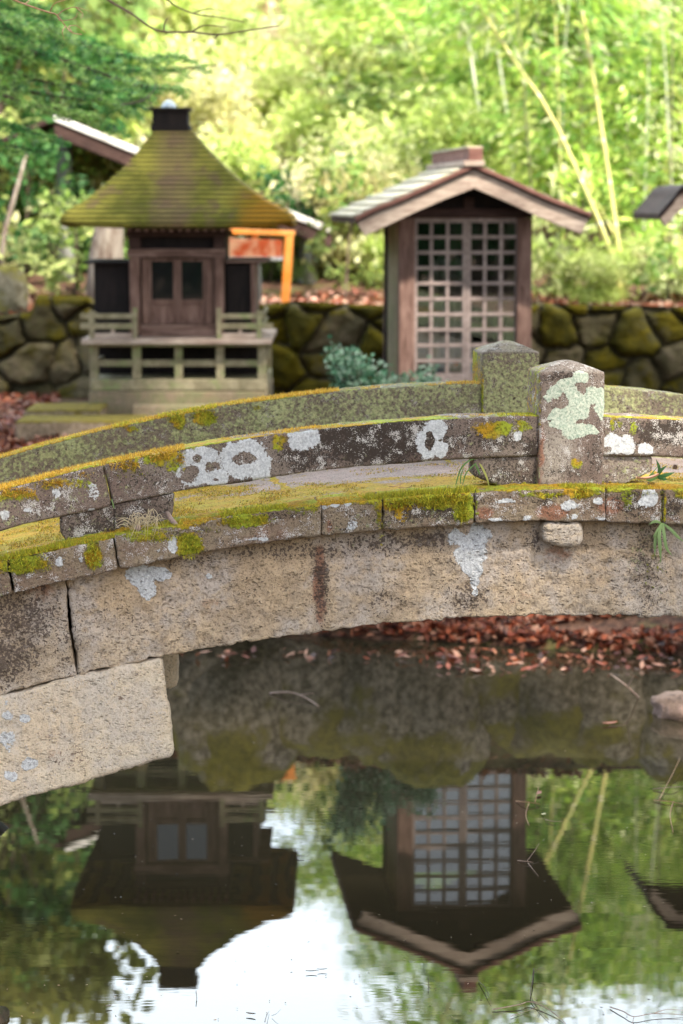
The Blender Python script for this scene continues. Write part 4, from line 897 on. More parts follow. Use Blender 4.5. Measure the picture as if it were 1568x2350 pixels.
n = N('grey_cloth'); M['cloth'] = n.surf(n.mix(n.ramp(n.noise(n.coord('Object', (6,6,1)), 4, 3), .35, .65), (.22,.21,.17), (.46,.42,.34)), .9)
g = G(); 
for i in range(12): g.box(X(997)+.018*i+.0, X(997)+.018*i+.014, .24+.01*(i % 2), .25+.01*(i % 2), .15, Z(590)-.01*(i % 3))
g.build('inner_curtain', M['cloth'], e, bevel=.003)
n = N('blue_cloth'); M['blue'] = n.surf((.10,.22,.36), .7); n = N('orange_cloth'); M['orange_c'] = n.surf((.75,.16,.03), .6)
g = G(); px = (X(1022), .14); g.tube([(px[0], .14, Z(868)), (px[0], .14, Z(862)), (px[0], .14, Z(840)), (px[0], .14, Z(834))], [.03,.045,.05,.02], 14); g.build('offering_bowl', M['blue'], e, True)
px = X(1053); g = G(); g.tube([(px, .12, Z(846)), (px, .12, Z(843)), (px, .12, Z(833)), (px, .12, Z(828))], [.01,.022,.024,.01], 12); g.build('offering_fruit', M['orange_c'], e, True)
px = X(1094); g = G(); g.tube([(px, .12, Z(866)), (px, .12, Z(860)), (px, .12, Z(840)), (px, .12, Z(836))], [.03,.04,.04,.02], 12); g.build('offering_bowl', M['blue'], e, True)
G().box(X(955), X(1184), .075, .45, .03, Z(868)).build('inner_shelf', M['wood_pale'], e, bevel=.004)
# third shrine at the right edge
UP3 = [(1511,490),(1539,458),(1571,426),(1661,420),(1691,418),(1721,420),(1811,426),(1843,458),(1871,490)]
LO3 = [(1527,521),(1549,494),(1587,461),(1661,456),(1691,455),(1721,456),(1795,461),(1833,494),(1855,521)]
e3, X3, Z3 = gable_shrine('shrine', 'dark roofed shrine whose eave enters at the edge beyond the bamboo', R(3), 15.6, 1672,
   (1654,1674,1690,1710,505), dict(upper=UP3, lower=LO3, ai=4, th=.04), False, .5, .34, .1, (M['wood_brown'], M['wood_brown'], M['wood_dark']), .93, False, False)
G().box(X3(1675), X3(1689), .03, .06, .02, Z3(506)).build('door', M['wood_pink'], e3, bevel=.003)

# ------------------------------------------------------------------ shelter behind, with a long white roof edge
YS = 19.2
def pw(u, v, Y): return at(u, v, Y)
n = N('white_metal_edge'); M['white_edge'] = n.surf(n.mix(n.ramp(n.noise(n.coord('Object'), 5, 4), .4, .7), (.75,.72,.68), (.5,.46,.42)), .5)
n = N('grey_concrete'); M['concrete'] = n.surf(n.mix(n.ramp(n.noise(n.coord('Object', (4,4,1)), 3, 4), .35, .65), (.16,.17,.15), (.36,.37,.34)), .85)
p1 = pw(125, 262, YS); p2 = pw(762, 522, YS)
e = thing('shelter', (p2[0]-.3, YS, 1.55), 'open shelter behind the left shrine with a long white edged sloping roof and grey post', 'shelter')
def slope_prism(g, a, b, dz0, dz1, y0, y1): g.prism([(a[0], a[2]+dz0), (b[0], b[2]+dz0), (b[0], b[2]+dz1), (a[0], a[2]+dz1)], y0, y1)
p0 = p1+np.array([-.3, 0, .12])
g = G(); slope_prism(g, p1, p2, 0, -.05, YS-.03, YS); g.build('roof_edge', M['white_edge'], e, bevel=.006, world=True)
g = G(); slope_prism(g, p1, p2, -.052, -.17, YS-.01, YS+.05); g.build('fascia', M['wood_brown'], e, bevel=.004, world=True)
g = G(); slope_prism(g, p1, p2, -.012, -.048, YS+.001, YS+2.4); g.build('roof', M['wood_brown'], e, world=True)
pl = p1+np.array([-1.9, 0, -.77])
g = G(); slope_prism(g, p1, pl, -.012, -.048, YS+.001, YS+2.4); g.build('roof', M['wood_brown'], e, world=True)
for uu, yy in ((705, YS+.4), (150, YS+.4)):
    q = pw(uu, 540, yy); g = G(); g.tube([(q[0], yy, 1.4), (q[0], yy, 2.2), (q[0], yy, p2[2]-.1 if uu > 500 else p1[2]-.15)], [.075,.07,.065], 12); g.build('post', M['concrete'], e, True, world=True)

# ------------------------------------------------------------------ orange frame (small gate) with a faded red board
n = N('orange_paint'); M['orange'] = n.surf(n.mix(n.ramp(n.noise(n.coord('Object'), 6, 4), .35, .7), (.85,.25,.03), (.78,.36,.10)), .55)
n = N('faded_red_paint'); M['redpaint'] = n.surf(n.mix(n.ramp(n.noise(n.coord('Object'), 9, 5), .42, .62), (.60,.10,.025), (.78,.40,.22)), .7)
YO = 18.0
e = thing('gate', (at(655,600,YO)[0], YO, 1.5), 'bright orange wooden gate frame behind the left shrine', 'gate')
def poly_y(g, pts, Y, d=.06):
    q = [at(u, v, Y) for u, v in pts]; g.prism([(a[0], a[2]) for a in q], Y, Y+d)
g = G(); poly_y(g, [(644,700),(664,700),(674,532),(656,532)], YO); g.build('post', M['orange'], e, bevel=.005, world=True)
g = G(); poly_y(g, [(430,700),(447,700),(447,532),(430,532)], YO); g.build('post', M['orange'], e, bevel=.005, world=True)
g = G(); poly_y(g, [(425,534),(676,541),(677,530),(425,521)], YO-.003, .066); g.build('crossbeam', M['orange'], e, bevel=.004, world=True)
g = G(); poly_y(g, [(579,588),(593,588),(593,537),(579,537)], YO+.02, .04); g.build('strut', M['orange'], e, bevel=.003, world=True)
YO2 = 17.7
e = thing('signboard', (at(580,600,YO2)[0], YO2, 1.5), 'faded red board with a pale ledge hanging beside the orange gate post', 'board')
g = G(); poly_y(g, [(500,589),(648,589),(648,551),(500,545)], YO2, .03); g.build('panel', M['redpaint'], e, bevel=.003, world=True)
g = G(); poly_y(g, [(498,598),(649,598),(649,590),(498,590)], YO2-.02, .07); g.build('ledge', M['white_edge'], e, bevel=.003, world=True)
g = G(); poly_y(g, [(590,690),(602,690),(598,599),(590,599)], YO2+.005, .03); g.build('leg', M['concrete'], e, bevel=.003, world=True)
g = G(); poly_y(g, [(500,690),(512,690),(512,599),(500,599)], YO2+.005, .03); g.build('leg', M['concrete'], e, bevel=.003, world=True)

# ------------------------------------------------------------------ foliage
def leaf_quads(P, L, W, col, up=0., dirs=None, droop=0.):
    n = len(P); d = rng.normal(0, 1, (n, 3)) if dirs is None else dirs+rng.normal(0, .35, (n, 3)); d[:,2] = d[:,2]*(1-up)-droop; d /= np.linalg.norm(d, axis=1)[:, None]
    r = rng.normal(0, 1, (n, 3)); r[:,2] += up*3; sd = np.cross(d, r); sd /= np.linalg.norm(sd, axis=1)[:, None]
    L = (L*(.6+.8*rng.random(n)))[:, None]; W = (W*(.6+.8*rng.random(n)))[:, None]
    V = np.stack([P-d*L/2, P+sd*W/2, P+d*L/2, P-sd*W/2], 1).reshape(-1, 3); return V, np.arange(4*n).reshape(-1, 4), np.repeat(col, 4, 0)
def crown_mesh(name, clumps, per, L, W, pal, up=.2, droop=0.):
    VV = []; CC = []
    for (c, r) in clumps:
        m = int(per*(r/.5)**2) if r else per; q = rng.normal(0, 1, (m, 3)); q /= np.linalg.norm(q, axis=1)[:, None]; q *= (r*rng.random(m)**.6*np.where(rng.random(m) < .22, 1.7, 1.))[:, None]*np.array([1, 1, .75])
        base = pal[rng.integers(0, len(pal))]; cl = base*(.7+.6*rng.random((m, 1))); cl = cl*.65+pick(pal, m)*.35
        v, f, cc = leaf_quads(np.array(c)+q, L, W, cl, up, None, droop); VV.append(v); CC.append(cc)
    V = np.vstack(VV); return mesh(name, V, np.arange(len(V)).reshape(-1, 4), M['leaf'], False, {'col': np.vstack(CC)})
n = N('bark'); bk = n.noise(n.coord('Object', (6,6,1)), 5, 5, .65); M['bark'] = n.surf(n.mix(n.ramp(bk, .35, .65), (.04,.025,.018), (.14,.10,.075)), .95, n.bump(bk, .8, .02))
n = N('grey_bark'); bk = n.noise(n.coord('Object', (6,6,1)), 5, 5, .65); M['bark_grey'] = n.surf(n.mix(n.ramp(bk, .35, .65), (.12,.08,.06), (.3,.26,.21)), .95, n.bump(bk, .8, .02))
LIME = np.array([(.46,.57,.13),(.60,.66,.25),(.35,.48,.11),(.72,.72,.40)]); YEL = np.array([(.78,.72,.42),(.68,.64,.28),(.56,.56,.22),(.82,.74,.58),(.44,.45,.18)])  # the palest tints paint highlights onto single leaves
DKG = np.array([(.025,.085,.02),(.04,.13,.03),(.07,.18,.04),(.02,.06,.02)]); MIDG = np.array([(.14,.25,.05),(.20,.33,.07),(.09,.17,.05),(.30,.40,.13)]); OLV = np.array([(.22,.26,.05),(.32,.34,.08),(.16,.2,.05)])
BAM = np.array([(.38,.56,.09),(.28,.46,.08),(.54,.62,.16),(.20,.36,.07),(.70,.73,.42),(.13,.25,.05),(.46,.58,.12)])  # near-white tint here is a leaf highlight put into the colour
def tree(name, x, y, h, rad, pal, label, cat='tree', per=170, L=.16, W=.08, ncl=26, low=.35, bark='bark', group=None, z0=None, seed=0, asp=1.):
    rs = random.Random(seed); z0 = float(terr(np.array([x]), np.array([y]))[0]) if z0 is None else z0
    e = thing(name, (x, y, z0-.05), label, cat, group); g = G(); tr_ = h*.010+.018 if cat == 'tree' else .010
    P = [(0, 0, 0), (rs.uniform(-.1, .1)*h*.3, rs.uniform(-.1, .1), h*.35), (rs.uniform(-.1, .1)*h*.5, 0, h*.65), (rs.uniform(-.05, .05)*h, 0, h*.92)]
    sp = spline(P, 9); g.tube(sp, [tr_*(1.25-1.1*i/8) for i in range(9)], 9); clumps = []
    for i in range(ncl):
        f = low+(1-low)*rs.random()**.8; a = rs.uniform(0, 6.28); prof = math.sin(math.pi*min(1, .18+.82*(f-low)/(1-low)*.93))**.6
        rr = rad*prof*(.35+.65*rs.random()); c = np.array([rr*math.cos(a), rr*math.sin(a)*.8, h*f]); clumps.append((c, rad*asp*rs.uniform(.2, .38)))
        if i % 2 == 0:
            b = np.array(sp[min(8, int(max(.12, f-.2)*8))]); g.tube(spline([b, b*.5+c*.5+np.array([0, 0, .06*h]), c], 5), [tr_*.35, tr_*.28, tr_*.2, tr_*.12, tr_*.05], 5)
    g.build('trunk', M[bark], e, True)
    o = bpy.data.objects.new('crown', crown_mesh('crown', clumps, per, L, W, pal)); link(o, e); return e
def ux(u, Y): return at(u, 400, Y)[0]
# tall trees on the left, reflected in the pond
tree('broadleaf_tree', ux(30, 23), 23, 2.7, 1.5, MIDG, 'tall bright green tree at the back left behind the conifer branches', ncl=44, per=120, low=.12, seed=1, L=.2, W=.11)
tree('broadleaf_tree', ux(-120, 21), 21, 4.2, 1.4, OLV, 'tall olive tree at the far left beyond the stone wall', ncl=40, per=110, low=.12, seed=2, L=.2, W=.1)
tree('evergreen_tree', ux(150, 20.8), 20.8, 1.8, .7, DKG, 'dark blue green evergreen behind the steps, under the white roof edge', ncl=22, per=170, low=.05, seed=3, L=.13, W=.07)
tree('evergreen_tree', ux(10, 20), 20, 2.1, .75, DKG, 'dense dark evergreen at the left edge above the boulder', ncl=20, per=170, low=.02, seed=4, L=.13, W=.07)
tree('broadleaf_tree', ux(290, 26), 26, 2.5, 1.0, LIME, 'lime green tree rising behind the finial of the left shrine', ncl=34, per=110, low=.1, seed=5, L=.22, W=.11)
tree('broadleaf_tree', ux(500, 45), 45, 3.6, 1.6, MIDG, 'mid green tree between the two shrine roofs', ncl=30, per=130, low=.05, seed=6, L=.2, W=.1)
tree('broadleaf_tree', ux(640, 52), 52, 3.2, 1.8, YEL, 'pale yellow tree on the hillside above the gap between the shrines', ncl=30, per=90, low=.02, seed=7, L=.26, W=.13)
tree('broadleaf_tree', ux(770, 56), 56, 3.6, 2.0, YEL, 'pale cream yellow tree farther up the hillside', ncl=30, per=60, low=.02, seed=8, L=.28, W=.14)
tree('bush', ux(800, 22), 22, 1.5, .5, np.vstack([MIDG, OLV]), 'dark green bush higher up just left of the lattice shrine roof', 'bush', per=260, L=.1, W=.05, ncl=18, low=.05, seed=9)
tree('broadleaf_tree', ux(430, 34), 34, 3.0, 1.4, LIME, 'bright yellow green tree high behind the left shrine roof', ncl=30, per=90, low=.05, seed=10, L=.26, W=.13)
tree('broadleaf_tree', ux(200, 32), 32, 3.2, 1.5, LIME, 'tall pale lime tree farthest back on the left', ncl=44, per=80, low=.1, seed=11, L=.28, W=.13)
tree('broadleaf_tree', ux(-60, 28), 28, 3.8, 1.8, MIDG, 'tallest green tree at the left edge of the wood', ncl=44, per=90, low=.1, seed=12, L=.24, W=.12)
# bushes behind the wall
for i, (u, Y, h, r, pal, lab) in enumerate([(165,18.3,.95,.42,np.vstack([LIME[:3]*.8, MIDG]),'lime leaved bush on the wall left of the left shrine'),(60,18.8,1.3,.5,DKG,'dark shrub above the boulder at the left edge'),(250,18.6,.9,.3,MIDG,'small green bush hugging the left shrine wing'),
    (790,18.6,1.25,.42,np.vstack([MIDG, OLV]),'green bush filling the gap between the grey post and the lattice shrine'),(620,19.6,.95,.4,DKG,'dark bush behind the orange gate'),(850,19.5,1.1,.45,LIME*.8,'yellow green bush just left of the lattice shrine'),
    (1260,18.6,.75,.4,LIME*.9,'pale bush on the wall right of the lattice shrine'),(1400,20.8,.9,.5,BAM,'yellowish undergrowth bush at the foot of the crossing bamboo'),(1540,18.6,.7,.4,BAM,'leafy bush on the wall at the right edge')]):
    tree('bush', ux(u, Y), Y, h, r, pal, lab, 'bush', per=330, L=.085, W=.045, ncl=14, low=.15, seed=20+i, asp=1.25)
# big trunk behind the left shrine wing
q = at(245, 600, 17.9); e = thing('tree_stump', (q[0], 17.9, 1.45), 'thick brown and grey cut tree trunk standing behind the left shrine wing', 'tree trunk')
g = G(); g.tube([(q[0]-.02, 17.9, 1.4), (q[0], 17.9, 1.9), (q[0]+.02, 17.9, 2.1), (q[0]+.05, 17.9, 2.3), (q[0]+.04, 17.9, 2.42)], [.17,.13,.11,.09,.07], 14); g.build('trunk', M['bark_grey'], e, True, world=True)
# leaning pale stem at the left
q = [at(2, 600, 18.1), at(14, 520, 18.15), at(40, 430, 18.2), at(62, 350, 18.3)]; e = thing('sapling', tuple(at(2, 690, 18.1)), 'slender pale leaning stem at the left edge above the boulder', 'sapling')
g = G(); g.tube([at(0, 690, 18.1)]+q, [.022,.02,.018,.015,.01], 8); g.build('stem', M['bark_grey'], e, True, world=True)

# --- unseen trees added outside the frame so their crowns shade bridge and shrines
def shade_canopy(label, bx, by, x0, x1, y0, y1, z0, z1, ncl, seed, per=135):
    rs = random.Random(seed); b0 = float(terr(np.array([bx]), np.array([by]))[0]); e = thing('tree', (bx, by, b0-.05), label, 'tree'); g = G(); B = np.array([bx, by, b0-.1]); top = np.array([bx*.9+.1*(x0+x1)/2, by*.9+.1*(y0+y1)/2, z0])
    g.tube(spline([B, B*.6+top*.4, top], 8), [.30,.26,.23,.21,.2,.18,.16,.14], 12); cl = []
    for i in range(ncl):
        c = np.array([rs.uniform(x0, x1), rs.uniform(y0, y1), rs.uniform(z0, z1)]); cl.append((c-np.array(e.location), rs.uniform(.55, .95)))
        if i % 4 == 0: s_ = B*.25+top*.75; g.tube(spline([s_, (s_+c)/2+np.array([0, 0, .5]), c], 6), [.09,.07,.05,.04,.03,.015], 6)
    g.build('trunk', M['bark'], e, True, world=True); link(bpy.data.objects.new('crown', crown_mesh('crown', cl, per, .26, .14, MIDG)), e)
shade_canopy('unseen tall tree added on the right bank behind the camera to shade the pond', 7.5, 1.5, 1.5, 9.5, -1.5, 6.5, 7.4, 10, 60, 1)
shade_canopy('unseen tall tree added on the right bank beside the pond to shade the shrines', 8.5, 9.5, 1.0, 9.0, 6.0, 12.6, 7.8, 10, 56, 2)
shade_canopy('unseen tall tree added on the left bank with a broad crown shading the pond', -6.5, 6.0, -6.5, 1.5, 2.5, 12.2, 7.8, 10.5, 62, 3)
# --- bushes on the sunny hillside
HB = [(YEL, 'pale yellow'), (LIME, 'lime green'), (MIDG*1.1, 'mid green'), (np.vstack([YEL, [(.62,.42,.30)], [(.6,.56,.46)]]), 'straw coloured')]
protos = []; dark_fol = crown_mesh('foliage', [(np.array([random.uniform(-1, 1), random.uniform(-.7, .7), random.uniform(.2, 1.5)]), random.uniform(.4, .6)) for _ in range(16)], 430, .125, .06, DKG*.5)
for k, (pal, cn) in enumerate(HB):
    rs = random.Random(50+k); g = G(); cl = []
    for i in range(16):
        c = np.array([rs.uniform(-1, 1), rs.uniform(-.7, .7), rs.uniform(.3, 1.7)]); cl.append((c, rs.uniform(.35, .6))); g.tube([(0, 0, -.1), c*.5, c], [.03,.02,.008], 5)
    protos.append((mesh('stem', g.V, g.F, M['bark']), crown_mesh('foliage', cl, 430, .125, .06, pal)))
def hbush(u, Y, k, sc):
    x = ux(u, Y); z = float(terr(np.array([x]), np.array([Y]))[0]); e = thing('bush', (x, Y, z-.1), HB[k][1]+' bush on the hillside far behind the shrines', 'bush', HB[k][1]+' hillside bushes', random.uniform(0, 6.28)); e.scale = (sc, sc, sc)
    link(bpy.data.objects.new('stem', protos[k][0]), e); link(bpy.data.objects.new('foliage', protos[k][1]), e)
for (Y, n_, sc, w) in ((21, 9, .62, (1, 2, 1, 0)), (24, 10, .8, (0, 1, 2, 1)), (28, 11, 1.0, (0, 1, 1, 3)), (33, 12, 1.2, (0, 3, 1, 1)), (39, 12, 1.5, (0, 1, 3, 0)), (47, 12, 1.6, (0, 3, 0, 1)), (56, 13, 1.8, (3, 0, 3, 1)), (66, 13, 2.2, (0, 3, 1, 3))):
    for i in range(n_):
        u = -60+(1010+60)*(i+random.uniform(-.3, .3))/(n_-1); k = w[i % 4]
        q = 1.
        if 500 < u < 900 and Y > 22: k = random.choice([0, 3, 0, 3, 1]); q = .8 if Y < 27 else .5
        yy_ = Y+random.uniform(-1.5, 1.5); lim = .235 if 560 < u < 760 else .262 if 450 < u < 870 else .275
        b_ = float(terr(np.array([ux(u, yy_)]), np.array([yy_]))[0]); sc_ = min(sc*random.uniform(.85, 1.15), (lim*yy_-2.3-b_)/2.1)
        if sc_ > .18: hbush(u, yy_, k, sc_)
for i in range(8):
    u_ = 900+i*95+random.uniform(-15, 15); Y_ = random.uniform(18.6, 20.4); x_ = ux(u_, Y_); z_ = float(terr(np.array([x_]), np.array([Y_]))[0]); e = thing('bush', (x_, Y_, z_-.05), 'low leafy undergrowth bush along the foot of the bamboo grove', 'bush', 'undergrowth bushes of the bamboo grove', random.uniform(0, 6.28)); q_ = random.uniform(.16, .24); e.scale = (q_*1.3, q_*1.3, q_)
    link(bpy.data.objects.new('stem', protos[1][0]), e); link(bpy.data.objects.new('foliage', protos[1][1]), e)
for i in range(9):  # unseen bushes added so the shrine panes mirror dark leaves instead of sky
    hx = -14+i*3.5; e = thing('bush', (hx, -11+random.uniform(-1, 1), .6), 'unseen dark bush added behind the camera for the panes to reflect', 'bush', 'unseen bushes added behind the camera'); e.scale = (2.2, 1.4, 2.1)
    link(bpy.data.objects.new('stem', protos[2][0]), e); link(bpy.data.objects.new('foliage', dark_fol), e)
# --- bamboo
n = N('bamboo_culm'); co = n.coord('Object'); zz = n.sep(co)[2]; nd = n.ramp(n.math('ABSOLUTE', n.math('SUBTRACT', n.math('FRACT', n.math('MULTIPLY', zz, 3.1)), .5)), .44, .48)
M['culm'] = n.surf(n.mix(nd, n.mix(n.ramp(n.noise(co, 2, 3), .4, .65), (.62,.56,.20), (.46,.48,.16)), (.70,.66,.44)), .45)
n = N('grey_culm'); M['culm_grey'] = n.surf(n.mix(n.ramp(n.noise(n.coord('Object'), 3, 3), .4, .65), (.40,.44,.30), (.52,.54,.42)), .5)
n = N('old_culm'); M['culm_old'] = n.surf(n.mix(n.ramp(n.noise(n.coord('Object'), 3, 3), .4, .65), (.10,.10,.05), (.2,.2,.1)), .6)
def bam_leaf_mesh(pts, n, spread, L=.17, W=.034, lo=.25):
    P = np.array(pts); f = lo+(1-lo)*rng.random(n)**.8; t = f*(len(P)-1); k = np.minimum(t.astype(int), len(P)-2); w = (t-k)[:, None]; C = P[k]*(1-w)+P[k+1]*w
    # leaves sit in sprays
    ns = max(10, n//26); sid = rng.integers(0, ns, n); sf = lo+(1-lo)*rng.random(ns)**1.15; t = sf*(len(P)-1); k = np.minimum(t.astype(int), len(P)-2); w = (t-k)[:, None]; base = P[k]*(1-w)+P[k+1]*w
    a = rng.random(ns)*6.283; rr = spread*(.25+.75*rng.random(ns))*np.sin(np.pi*np.clip(.15+.8*(sf-lo)/(1-lo), 0, 1))**.5
    off = np.stack([rr*np.cos(a), rr*np.sin(a), -.15*rr+rng.normal(0, .12, ns)], 1); cen = base+off; sc_ = pick(BAM, ns)
    Q = cen[sid]+rng.normal(0, 1, (n, 3))*np.array([.17, .17, .10])
    dirs = np.stack([np.cos(a), np.sin(a), -.5+0*a], 1)[sid]; v, fc, cc = leaf_quads(Q, L, W, sc_[sid]*(.75+.5*rng.random((n, 1))), 0, dirs); return v, fc, cc
def bamboo(label, pts, r0, mat, nleaf, spread, group='bamboo of the grove behind the shrines', lo=.25, L=.17, W=.034):
    base = np.array(pts[0], float); sp = spline([np.array(p, float)-base for p in pts], 14); e = thing('bamboo', tuple(base), label, 'bamboo', group)
    g = G(); g.tube(sp, [r0*(1-.75*i/13) for i in range(14)], 7); c = g.build('culm', mat, e, True); fo = None
    if nleaf:
        v, f, cc = bam_leaf_mesh(sp, nleaf, spread, L, W, lo); fo = obj('foliage', v, f, M['leaf'], e, False, {'col': cc})
    return e, c, fo
def bp(Y, *uv): return [at(u, v, Y) for u, v in uv]
bamboo('long yellow bamboo stem leaning to the left across the grove', bp(18.7, (1434,705),(1395,560),(1340,430),(1262,260),(1160,110),(1060,-60),(940,-300)), .024, M['culm'], 500, .5, lo=.74)
bamboo('straight yellow bamboo stem crossing the leaning one near its foot', bp(18.9, (1436,705),(1418,560),(1396,400),(1365,200),(1335,20),(1310,-150),(1260,-500)), .023, M['culm'], 600, .6, lo=.7)
bamboo('pale grey bamboo stem rising right behind the ridge of the lattice shrine', bp(20.6, (1120,705),(1118,500),(1108,330),(1088,180),(1070,60),(1050,-120),(1010,-500)), .026, M['culm_grey'], 600, .6, lo=.7)
bamboo('second pale grey bamboo stem farther right behind the lattice shrine roof', bp(21.0, (1190,705),(1184,500),(1174,360),(1160,240),(1140,100),(1120,-100),(1080,-500)), .024, M['culm_grey'], 600, .6, lo=.7)
bamboo('thin dark stem standing left of the third shrine', bp(20.5, (1475,700),(1466,580),(1452,470),(1440,330),(1425,150),(1420,-100)), .016, M['culm_old'], 500, .5, lo=.5)
bamboo('thin dark stem bending behind the right end of the lattice shrine roof', bp(20.3, (1408,700),(1385,620),(1345,540),(1310,440),(1270,330),(1240,150),(1230,-50)), .016, M['culm_old'], 500, .5, lo=.5)
bamboo('short slanting pale shoot left of the third shrine eave', bp(19.8, (1440,600),(1400,520),(1378,480),(1366,462)), .018, M['culm'], 60, .15, lo=.6)
for i, (u, tp, m_) in enumerate([(1245, 1190, 'culm_old'), (1300, 1275, 'culm'), (1345, 1330, 'culm_old'), (1500, 1478, 'culm'), (1532, 1545, 'culm_old'), (1560, 1520, 'culm_grey'), (1470, 1492, 'culm_grey'), (1270, 1300, 'culm_grey')]):
    Yb = 19.6+.35*(i % 4); e_, c_, f_ = bamboo('slim bare stem standing among others in front of the grove right of the lattice shrine', bp(Yb, (u, 705), ((u*2+tp)/3, 520), ((u+tp*2)/3, 300), (tp, 60), (tp*2-u, -200)), .013, M[m_], 260, .5, 'slim stems right of the lattice shrine', lo=.3, L=.11, W=.024)
# masses: variants, then copies
var = []
for k in range(5):
    h = 5.2+k*.25; ln = random.uniform(-.9, .9)
    e, c, f = bamboo('leafy bamboo of the grove, one of many alike', [(0, 60+k, 0), (ln*.1, 60+k, h*.3), (ln*.35, 60+k, h*.6), (ln*.9, 60+k, h*.85), (ln*1.6, 60+k, h)], .028, M['culm'], 6500, .85, lo=.02, L=.135, W=.030)
    var.append((e, c, f))
place = []
for row, (Y, u0, u1, nn) in enumerate([(22.5, 1010, 1720, 10), (25, 900, 1750, 11), (28.5, 850, 1760, 12), (33, 820, 1750, 11)]):
    for i in range(nn):
        u = u0+(u1-u0)*(i+random.uniform(-.3, .3))/(nn-1); place.append((ux(u, Y), Y+random.uniform(-.8, .8), row))
for i, (x, y, row) in enumerate(place):
    e, c, f = var[i % 5]
    if i >= 5:
        e = e.copy(); COL.objects.link(e)
        for ch_ in (c, f): q = ch_.copy(); COL.objects.link(q); q.parent = e
    hz = float(terr(np.array([x]), np.array([y]))[0]); s = random.uniform(.85, 1.12)*(.43, .50, .63, .765)[row]
    e.location = (x, y, hz-.1); e.rotation_euler = (0, 0, random.uniform(-.7, .7)); e.scale = (1, 1, s)
    e['label'] = ['leafy bamboo in the front row of the grove behind the shrines', 'leafy bamboo in the second row of the grove behind the shrines', 'leafy bamboo in the third row deep inside the grove', 'leafy bamboo in the farthest row of the grove'][row]
    e['group'] = ['front row of the bamboo grove', 'second row of the bamboo grove', 'third row of the bamboo grove', 'farthest row of the bamboo grove'][row]

# --- conifer with branches reaching in from the left
xt = at(-230, 300, 13.4)[0]; e = thing('conifer', (xt, 13.4, .9), 'conifer outside the frame whose dark green branches reach over the left shrine', 'tree')
g = G(); g.tube([(xt, 13.4, .85), (xt, 13.4, 2.5), (xt+.03, 13.4, 4.4), (xt, 13.4, 6.5)], [.16,.13,.1,.04], 12); g.build('trunk', M['bark'], e, True, world=True)
gb_ = G(); VV = []; CC = []
def nb(path, r0, seed, dens=1.0, sp_=.34):
    P = spline(path, 30); gb_.tube(P, [r0*(1-.8*i/29) for i in range(30)], 6); rs = random.Random(seed); L = sum(np.linalg.norm(P[i+1]-P[i]) for i in range(29))
    nt = int(L/.055*dens)
    for i in range(nt):
        f = .12+.88*i/nt; k = min(28, int(f*29)); b = P[k]; d = P[k+1]-P[k]; d /= np.linalg.norm(d); sgn = 1 if i % 2 else -1
        sd = np.cross(d, [0, 0, 1]); sd /= np.linalg.norm(sd); l = sp_*(1-.55*f)*rs.uniform(.6, 1.1); tip = b+(d*.62+sd*sgn*.7+np.array([0, 0, rs.uniform(-.25, .1)]))*l
        gb_.tube([b, (b+tip)/2, tip], [.003,.002,.001], 4)
        m = int(70*l/.25); ff = rng.random(m)[:, None]; q = b+(tip-b)*ff+rng.normal(0, .012, (m, 3)); dirs = np.tile(d*.5+sd*sgn*.2, (m, 1))+np.outer(rng.choice([-1, 1], m), np.cross(tip-b, [0, 0, 1])/l*.7)
        q = q+dirs*.02; pal = DKG*2.2 if rs.random() < .35 else MIDG*1.6; v, _, c = leaf_quads(q, .045, .009, pick(pal, m), 0, dirs); VV.append(v); CC.append(c)
Yc = 13.4
def cp(*a): return [at(u, v, Yc+dy) for u, v, dy in a]
for i, path in enumerate([
    [(-230,40,0),(-60,90,-.1),(120,130,-.2),(300,190,-.3),(400,205,-.3)], [(-230,90,0),(-40,150,.1),(150,200,.2),(250,235,.2),(310,262,.2)], [(-230,-60,0),(-60,0,.2),(60,30,.3),(140,60,.3)],
    [(-230,150,0),(-80,190,-.2),(60,235,-.3),(180,262,-.3),(280,300,-.3)], [(-230,210,0),(-80,262,.1),(40,290,.1),(150,330,.1)], [(-230,-10,0),(0,60,.0),(150,90,.0),(300,130,0),(420,130,0)],
    [(-230,110,0),(0,110,-.1),(180,150,-.1),(330,160,-.1),(500,150,-.2)], [(-230,260,0),(-90,300,0),(10,330,0),(110,350,0)], [(-230,180,0),(0,200,.3),(200,230,.3),(290,228,.4),(330,222,.4)],
    [(-230,-120,0),(-60,-60,.1),(50,0,.2),(120,20,.2)], [(-230,60,0),(-60,60,.3),(80,100,.4),(230,170,.4),(330,200,.5)], [(-230,-200,0),(-50,-150,.1),(120,-80,.2),(220,-40,.2)], [(-230,-300,0),(0,-300,.1),(200,-260,.2)],
    [(-230,-30,0),(-40,20,-.3),(60,50,-.4),(110,70,-.5)]]):
    nb(cp(*path), .013, i, 1.0 if i not in (6, 8) else .75, .34 if i not in (2, 9, 13) else .42)
gb_.build('branch', M['bark'], e, True, world=True)
V = np.vstack(VV); obj('crown', V, np.arange(len(V)).reshape(-1, 4), M['leaf'], e, False, {'col': np.vstack(CC)}, world=True)

